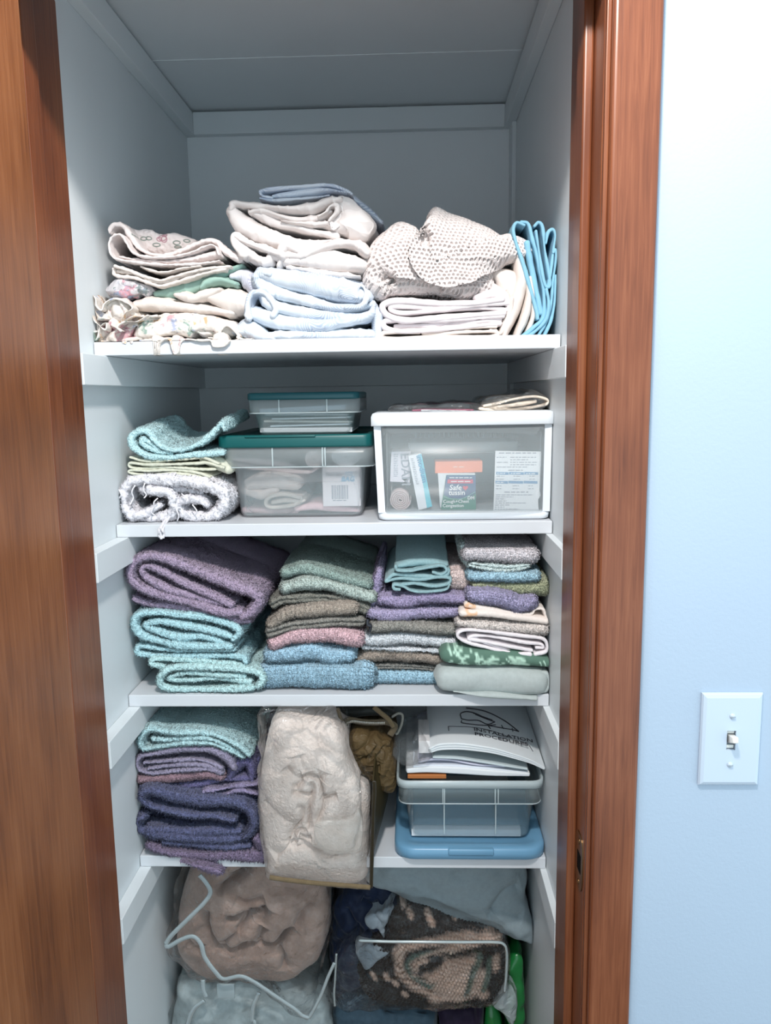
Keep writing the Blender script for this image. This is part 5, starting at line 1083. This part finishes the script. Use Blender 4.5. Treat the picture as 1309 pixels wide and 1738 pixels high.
leafpile('paper_pile', 8, [(300,440),(420,436),(600,440),(820,462),(1000,478)], Y+.010, .2, plastic('cool_paper', (.70, .74, .80), .6, .25), 'thin pile of bluish papers just above the thick white pile', [10,14,12,12,8])
pl = plastic('lilac_paper', (.62, .62, .74), .55, .25)
leafpile('booklet', 8, [(330,414),(420,400),(560,408),(720,432),(860,446)], Y+.012, .2, pl, 'lilac grey booklet sagging above the bluish papers', [8,14,12,10,6], yj=.003)
leafpile('booklet', 8, [(420,384),(560,392),(700,412),(850,434),(1000,456)], Y+.008, .2, plastic('grey_green_paper', (.56, .64, .66), .55, .3), 'grey green booklet under the installation manual', [8,12,12,12,8], yj=.002)
# installation manual: bent cover with a line drawing
cover = plastic('manual_cover', (.74, .78, .80), .55, .25); Ymn = Y+.004
g = Geo(); sheet(g, 8, [(405,345),(470,322),(600,318),(760,335),(900,370),(1020,410),(1105,452)], Ymn, .24, [34,46,46,40,34,26,14], layers=3, ry=.0016, p=5, rise=.05, ds=.002)
mn = build('installation_manual', g, cover, label='white installation manual with a line drawing lying on top of the paper bin', cat='manual', group=IN4)
# surface of its cover: height of the bent top at x, running back with the same rise
tp = xz(8, [(405,328),(470,299),(600,295),(760,315),(900,353),(1020,397),(1105,445)], Ymn); tpc = catmull(tp)
def cov(u, v, lift=.0006):
    """point on the cover: u along the front edge 0..1, v metres back"""
    x = tpc[0, 0]+(tpc[-1, 0]-tpc[0, 0])*u; z = np.interp(x, tpc[:, 0], tpc[:, 1]); return (x, Ymn+.0016+v, z+.05*v+lift)
def line(name, Lp, r_=.0006):
    g = Geo(); tube(g, [cov(*q) for q in Lp], r_, seg=5, smooth=len(Lp) > 2); return build(name, g, ink, mn)
line('printed_line', [(.17,.040),(.17,.055)]); line('printed_line', [(.17,.056),(.4,.057),(.6,.056),(.9,.05)], .0005); line('printed_line', [(.93,.034),(.91,.05)])
for k, s in enumerate(('INSTALLATION', 'PROCEDURES')):
    q0, q1 = np.array(cov(.40, .046-.016*k)), np.array(cov(.62, .046-.016*k)); d_ = q1-q0; an = math.degrees(math.atan2(-d_[2], d_[0]))
    t_ = text('lettering', s, .0150, q0, ink, mn, rx=3, ry=an, bold=.0002, ext=.0002)
for Lp, w_ in (([(.30,.085),(.30,.105),(.36,.115),(.45,.112),(.55,.098),(.62,.095)], .0010), ([(.30,.085),(.36,.082),(.46,.086),(.54,.078),(.62,.095)], .0010), ([(.30,.078),(.30,.070),(.40,.068),(.52,.072),(.62,.084)], .0009), ([(.36,.13),(.55,.128),(.72,.112),(.84,.088)], .0013),
             ([(.42,.112),(.52,.104),(.60,.100)], .0008), ([(.44,.108),(.54,.098),(.62,.095)], .0008), ([(.54,.076),(.56,.064)], .001), ([(.68,.090),(.69,.078)], .0009), ([(.55,.074),(.66,.078),(.78,.086),(.84,.088)], .001), ([(.78,.092),(.78,.080)], .0008)): line('printed_drawing', Lp, w_)
sleeve = clear('paper_sleeve_film', (.8, .86, .88), haze=.06, rough=.12, bump=.6, bscale=40., fres=.4)
g = Geo(); blob(g, 8, [(170,380),(190,300),(280,280),(330,250),(400,330),(420,380),(330,420),(270,440)], Y-.004, .18, .012, noise_amp=.004); build('plastic_sleeve', g, sleeve, label='crumpled clear plastic sleeve at the left corner of the paper bin', cat='sleeve', group=IN4)
g = Geo(); box(g, XA(8, 330, 330, Y+.02), XA(8, 400, 330, Y+.02), Y+.012, Y+.10, ZA(8, 360, 345, Y+.02), ZA(8, 360, 270, Y+.02), b=.001); build('note_pad', g, plastic('warm_white_card', (.76, .74, .74), .6, .2), label='small whitish card block beside the installation manual', cat='card', group=IN4)
# ================================================================ floor of the closet: bagged bedding
FL = 'bagged bedding piled on the closet floor'
P = 'E'; Y = .36
g = Geo()
blob(g, P, [(140,640),(150,450),(170,250),(230,60),(350,-120),(600,-180),(850,-180),(1050,-100),(1200,100),(1250,300),(1240,550),(1180,720),(1050,840),(930,885),(750,870),(550,870),(350,870),(230,790)], Y, .30, .05, centre=(680,400), na=560, nr=200, p=2.4, back=.97,
     creases=[([(330,380),(315,480),(340,580),(400,680),(500,715),(580,705),(640,670),(700,695),(800,680),(870,670),(940,590),(1010,540)],24,8),([(470,465),(560,470),(640,440),(770,425),(800,370)],20,7),([(640,440),(600,520),(560,560)],17,8),([(780,500),(740,600),(720,670)],13,6),([(450,660),(520,600),(570,560)],10,6),([(880,690),(920,740),(920,850)],12,6),([(410,250),(500,190),(600,120),(660,60)],18,7),([(450,110),(500,150),(580,140),(680,40)],9,6),([(150,630),(250,700),(300,640)],9,8),([(1010,540),(1060,440),(1150,380)],10,8),([(560,300),(640,330),(780,300)],9,8),([(660,400),(740,400),(800,360)],6,6)],
     steps=[([(1010,540),(880,675),(700,695),(500,715),(350,600),(320,400)],9,22),([(800,370),(700,440),(480,470)],7,18),([(660,60),(520,180),(410,250)],7,16)], noise_amp=.002)
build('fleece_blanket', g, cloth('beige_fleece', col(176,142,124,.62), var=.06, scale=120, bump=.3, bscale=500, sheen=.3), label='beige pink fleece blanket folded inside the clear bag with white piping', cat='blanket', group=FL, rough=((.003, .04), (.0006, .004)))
bg = thing('blanket_bag', (.19, Y+.15, .52), 'clear vinyl bag with white piping around the beige blanket', 'bag', FL)
vin2 = clear('crinkled_clear_vinyl', (.74, .80, .82), haze=.025, rough=.05, bump=1., bscale=20., fres=.6, bd=.03)
g = Geo(); blob(g, P, [(60,640),(100,420),(130,200),(200,20),(400,-150),(850,-190),(1150,-60),(1255,200),(1265,520),(1230,740),(1200,800),(1130,1130),(1060,1150),(900,1040),(700,900),(500,885),(330,885),(180,780)], Y-.014, .30, .04, centre=(680,430), na=320, nr=140, p=3, back=.98, noise_amp=.006, creases=[([(400,280),(560,340),(640,380),(800,400)],4,10),([(800,300),(1000,300),(1150,420)],5,12),([(1000,350),(1060,520),(1000,600)],5,10)]); build('vinyl_cover', g, vin2, bg)
pip = clear('white_piping', (.46, .54, .56), haze=.66, rough=.25, fres=.3)
for L_, w_ in (([(300,110),(350,170),(380,240),(330,320),(200,450),(90,560),(50,620)], .0042), ([(50,620),(70,640),(160,590),(250,565),(310,620),(340,720),(420,830),(480,880),(600,860),(700,900),(850,1000),(1000,1100),(1060,1150),(1110,1170)], .0042), ([(1110,1170),(1150,1100),(1200,1000),(1250,870),(1300,760)], .0030)):
    g = Geo(); tube(g, pts3(P, L_, Y-.026), w_, seg=8, flat=.45); build('piping', g, pip, bg)
# white bag below
g = Geo(); Y5 = .37
blob(g, P, [(90,1213),(130,1000),(165,880),(330,890),(600,880),(900,900),(1180,1000),(1260,1150),(1290,1400),(1280,2600),(260,2600),(110,1600)], Y5, .32, .05, centre=(660,1700), na=420, nr=160, p=2.6, back=.98, creases=[([(320,900),(350,1010),(260,1080),(215,1210)],6,7),([(750,980),(690,1100),(700,1213)],6,7),([(560,1060),(620,1160)],4,8)], noise_amp=.004)
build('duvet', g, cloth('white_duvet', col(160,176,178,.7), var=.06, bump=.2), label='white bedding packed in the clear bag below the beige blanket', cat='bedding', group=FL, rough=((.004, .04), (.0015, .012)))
bw = thing('blanket_bag', (.19, Y5+.15, .0), 'clear bag with white zip and piping below the beige blanket bag', 'bag', FL)
g = Geo(); blob(g, P, [(75,1213),(115,1000),(150,870),(330,880),(600,870),(900,890),(1190,985),(1275,1150),(1305,1400),(1295,2590),(250,2590),(95,1600)], Y5-.012, .32, .045, centre=(660,1700), na=240, nr=110, p=2.8, back=.98, noise_amp=.005); build('vinyl_cover', g, vin2, bw)
for L_ in ([(325,885),(330,960),(350,1010)], [(335,1040),(260,1100),(215,1213),(200,1400)], [(740,980),(700,1080),(690,1180),(710,1213),(720,1400)]):
    g = Geo(); tube(g, pts3(P, L_, Y5-.018), .0042, seg=8, flat=.5); build('piping', g, pip, bw)
g = Geo(); box(g, XA(P, 430, 960, Y5-.016), XA(P, 560, 960, Y5-.016), Y5-.018, Y5-.014, ZA(P, 500, 1020, Y5-.016), ZA(P, 500, 915, Y5-.016), b=.001); zz_ = build('zip_flap', g, pip, bw)
# white pillow in a bag at the right
P = 'F'; Y = .40
g = Geo(); blob(g, P, [(250,110),(300,-60),(700,-120),(1150,-120),(1210,60),(1205,190),(1260,380),(1275,500),(1180,470),(1080,420),(960,380),(800,345),(620,280),(430,195)], Y, .34, .045, centre=(800,110), na=420, nr=150, p=2.6, creases=[([(1190,190),(1090,210),(1000,330)],5,10),([(980,350),(1060,320),(1200,380)],4,9)], noise_amp=.003)
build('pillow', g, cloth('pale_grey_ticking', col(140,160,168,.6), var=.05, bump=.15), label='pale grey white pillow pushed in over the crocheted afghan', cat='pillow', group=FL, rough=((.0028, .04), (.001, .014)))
# crocheted afghan in its bag: stitched rows of taupe, dark brown and green yarn
P = 'F'; Y = .385
brn, tau, grn2 = col(34,24,20,.6), col(168,138,118), col(66,86,74)
stripes = []
def spiral(k): 
    return [[(560+dx*k[0]+k[2], 660+dy*k[1]+k[3]) for dx, dy in q] for q in ()]
af = [(430,640),(425,560),(470,500),(600,470),(800,460),(1000,480),(1080,560),(1085,720),(1040,820),(880,862),(760,865),(640,840),(540,770),(470,700)]
for off, c in ((0, tau), (1, grn2)):
    pass
pt = []
pt.append((xz(P, [(450,600),(470,540),(600,500),(750,485),(900,490),(1050,520)], Y), .008, tau))
pt.append((xz(P, [(440,600),(460,690),(540,770),(620,810),(700,830),(820,850)], Y), .009, tau))
pt.append((xz(P, [(760,560),(640,560),(540,580),(500,640),(540,720),(620,770)], Y), .0055, grn2))
pt.append((xz(P, [(1000,500),(850,510),(700,560),(600,600),(545,640),(560,700),(640,730),(720,690)], Y), .009, tau))
pt.append((xz(P, [(630,775),(700,740),(750,660)], Y), .005, grn2))
for dy in (0, 40, 80, 120, 160, 200): pt.append((xz(P, [(740-dy*.35,650+dy),(820-dy*.2,640+dy),(900-dy*.15,625+dy)], Y), .012, tau))
pt.append((xz(P, [(940,600),(900,700),(860,830)], Y), .0055, grn2)); pt.append((xz(P, [(960,700),(930,800),(960,830)], Y), .010, tau)); pt.append((xz(P, [(1000,620),(985,720),(960,800)], Y), .005, grn2)); pt.append((xz(P, [(1040,620),(1040,680)], Y), .007, tau))
for q in ((290,720),(370,710),(480,810),(510,350),(620,360),(640,390),(780,380),(860,390),(460,310),(420,740)): pt.append((xz(P, [q, (q[0]+14, q[1]+18)], Y), .005, tau))
pt.append((xz(P, [(580,690),(640,640),(700,640)], Y), .006, brn)); pt.append((xz(P, [(760,590),(860,580),(960,540)], Y), .006, brn))
def stitch(V):
    u = V[:, 0]/.0062; v = (V[:, 2]+.25*V[:, 0]+.004*noise(V, .03, 6))/.0075; r = np.floor(v); fu = (u+.5*(r % 2)+.25*np.sin((v-r)*3.1)) % 1-.5; fv = (v-r)-.5
    return .0042*(np.sqrt(np.clip(1-(fu*1.9)**2-(fv*1.9)**2, 0, 1))-.6)*1.5
g = Geo(); blob(g, P, [(200,640),(260,500),(380,330),(440,250),(600,260),(800,340),(980,380),(1070,440),(1090,600),(1090,720),(1040,830),(880,870),(700,880),(560,870),(400,850),(260,800)], Y, .28, .04, centre=(700,600), na=760, nr=260, p=2.4,
     creases=[([(570,650),(640,680),(720,650),(700,620),(620,610)],12,6),([(760,560),(640,590),(530,640),(560,720),(640,740)],6,6),([(430,640),(500,740),(620,810),(720,850)],7,6),([(700,640),(760,600),(900,590),(960,560)],10,6),([(905,640),(880,760),(860,850)],6,5),([(400,300),(420,500),(400,700)],10,9)], noise_amp=.003)
build('crochet_afghan', g, dyed('afghan_yarn', bump=.6, bscale=420), label='dark brown, taupe and green crocheted afghan folded in a clear bag', cat='blanket', group=FL, pits=stitch, rough=((.0006, .002),), base=brn, paint=pt)
b6 = thing('blanket_bag', (.46, Y+.1, .50), 'clear vinyl bag with stiff rounded edge around the crocheted afghan', 'bag', FL)
g = Geo(); blob(g, P, [(70,870),(60,640),(150,490),(350,480),(420,260),(620,270),(900,370),(1060,430),(1110,520),(1105,700),(1100,780),(980,860),(850,880),(560,880),(300,885)], Y-.014, .28, .02, centre=(640,680), na=300, nr=130, p=5, noise_amp=.004, creases=[([(240,480),(230,640),(270,760)],4,8)]); build('vinyl_cover', g, vin2, b6)
edge_m = plastic('vinyl_welt', (.50, .62, .64), .2, .5)
g = Geo(); tube(g, pts3(P, [(210,482),(380,488),(600,490),(850,492),(1020,492),(1080,505),(1098,560),(1095,680),(1085,790)], Y-.018), .0028, seg=8); build('welt', g, clear('vinyl_welt_clear', (.62, .74, .76), haze=.5, rough=.12, fres=.7), b6)
g = Geo(); tube(g, pts3(P, [(75,560),(68,700),(62,800),(66,875)], Y-.016), .0022, seg=8); build('welt', g, clear('vinyl_side_welt', (.62, .74, .76), haze=.4, rough=.12, fres=.7), b6)
# dark navy bedding behind and left of the afghan
nav = cloth('navy_polyester', srgb(24,34,56), var=.2, scale=30, bump=.2, rough=.55, sheen=.1)
g = Geo(); blob(g, P, [(40,560),(60,300),(120,120),(260,60),(400,150),(440,260),(420,480),(380,640),(240,760),(100,820)], Y+.03, .26, .05, centre=(240,430), creases=[([(220,240),(300,290),(340,270)],8,7),([(120,300),(200,400),(180,560)],8,8),([(250,420),(350,480),(390,560)],7,7)], noise_amp=.006)
build('comforter', g, nav, label='dark navy comforter squeezed in left of the afghan', cat='bedding', group=FL, rough=((.005, .03), (.002, .01)))
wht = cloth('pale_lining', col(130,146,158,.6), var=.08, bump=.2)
g = Geo()
blob(g, P, [(250,345),(330,300),(415,268),(402,330),(372,400),(362,465),(315,405),(272,400)], Y+.012, .05, .012, na=160, nr=50, creases=[([(300,330),(340,380),(360,440)],4,5),([(330,310),(370,330),(390,300)],3,5)], noise_amp=.002)
blob(g, P, [(188,540),(250,500),(330,510),(392,548),(335,590),(292,638),(250,652),(215,600)], Y+.006, .05, .012, na=160, nr=50, creases=[([(210,560),(270,570),(300,620)],4,5),([(300,520),(320,560),(380,550)],4,5)], noise_amp=.002)
build('sheet_corner', g, wht, label='pale grey sheet corners sticking out of the navy comforter', cat='bed sheet', group=FL, rough=((.002, .02), (.001, .008)))
g = Geo(); blob(g, P, [(60,1100),(60,900),(140,800),(300,810),(400,870),(560,870),(660,900),(680,1100),(680,2600),(60,2600)], Y+.004, .3, .05, centre=(370,1700), na=300, nr=110, creases=[([(300,900),(380,960),(380,1000)],7,7),([(400,900),(370,960)],6,7),([(560,880),(600,930),(590,1000)],5,8)], noise_amp=.004)
build('comforter', g, cloth('slate_blue_polyester', srgb(62,82,96), var=.1, bump=.2, rough=.6), label='slate blue comforter under the afghan bag at the bottom of the closet', cat='bedding', group=FL, rough=((.005, .04), (.002, .012)))
g = Geo(); blob(g, P, [(690,1100),(680,900),(780,870),(900,880),(960,920),(960,2600),(690,2600)], Y+.03, .26, .04, centre=(820,1700), noise_amp=.005); build('cushion', g, cloth('dark_plum_cloth', srgb(38,28,50), var=.2, rough=.6), label='dark plum cushion beneath the right part of the afghan', cat='cushion', group=FL, rough=((.004, .03),))
gb = thing('shopping_bag', (.60, Y+.06, 0), 'glossy green plastic bag standing against the right closet wall', 'bag', FL)
g = Geo(); blob(g, P, [(1090,1100),(1110,800),(1100,640),(1150,560),(1195,600),(1200,800),(1205,1100),(1205,2600),(980,2600),(960,1000),(1050,900)], Y+.045, .2, .02, centre=(1100,1500), na=220, nr=80, noise_amp=.004); build('bag_body', g, plastic('glossy_green_plastic', srgb(34, 122, 60), .25, .5, bump=.5, bscale=30), gb)
g = Geo(); blob(g, P, [(1020,860),(1060,790),(1100,750),(1165,830),(1130,980),(1060,900)], Y+.005, .03, .012, noise_amp=.003); build('plastic_corner', g, clear('hazy_film', (.7, .78, .8), haze=.5, rough=.15, bump=.8, bscale=40., fres=.8), b6)
for o in bpy.data.objects:
    if '_o' in o: del o['_o']
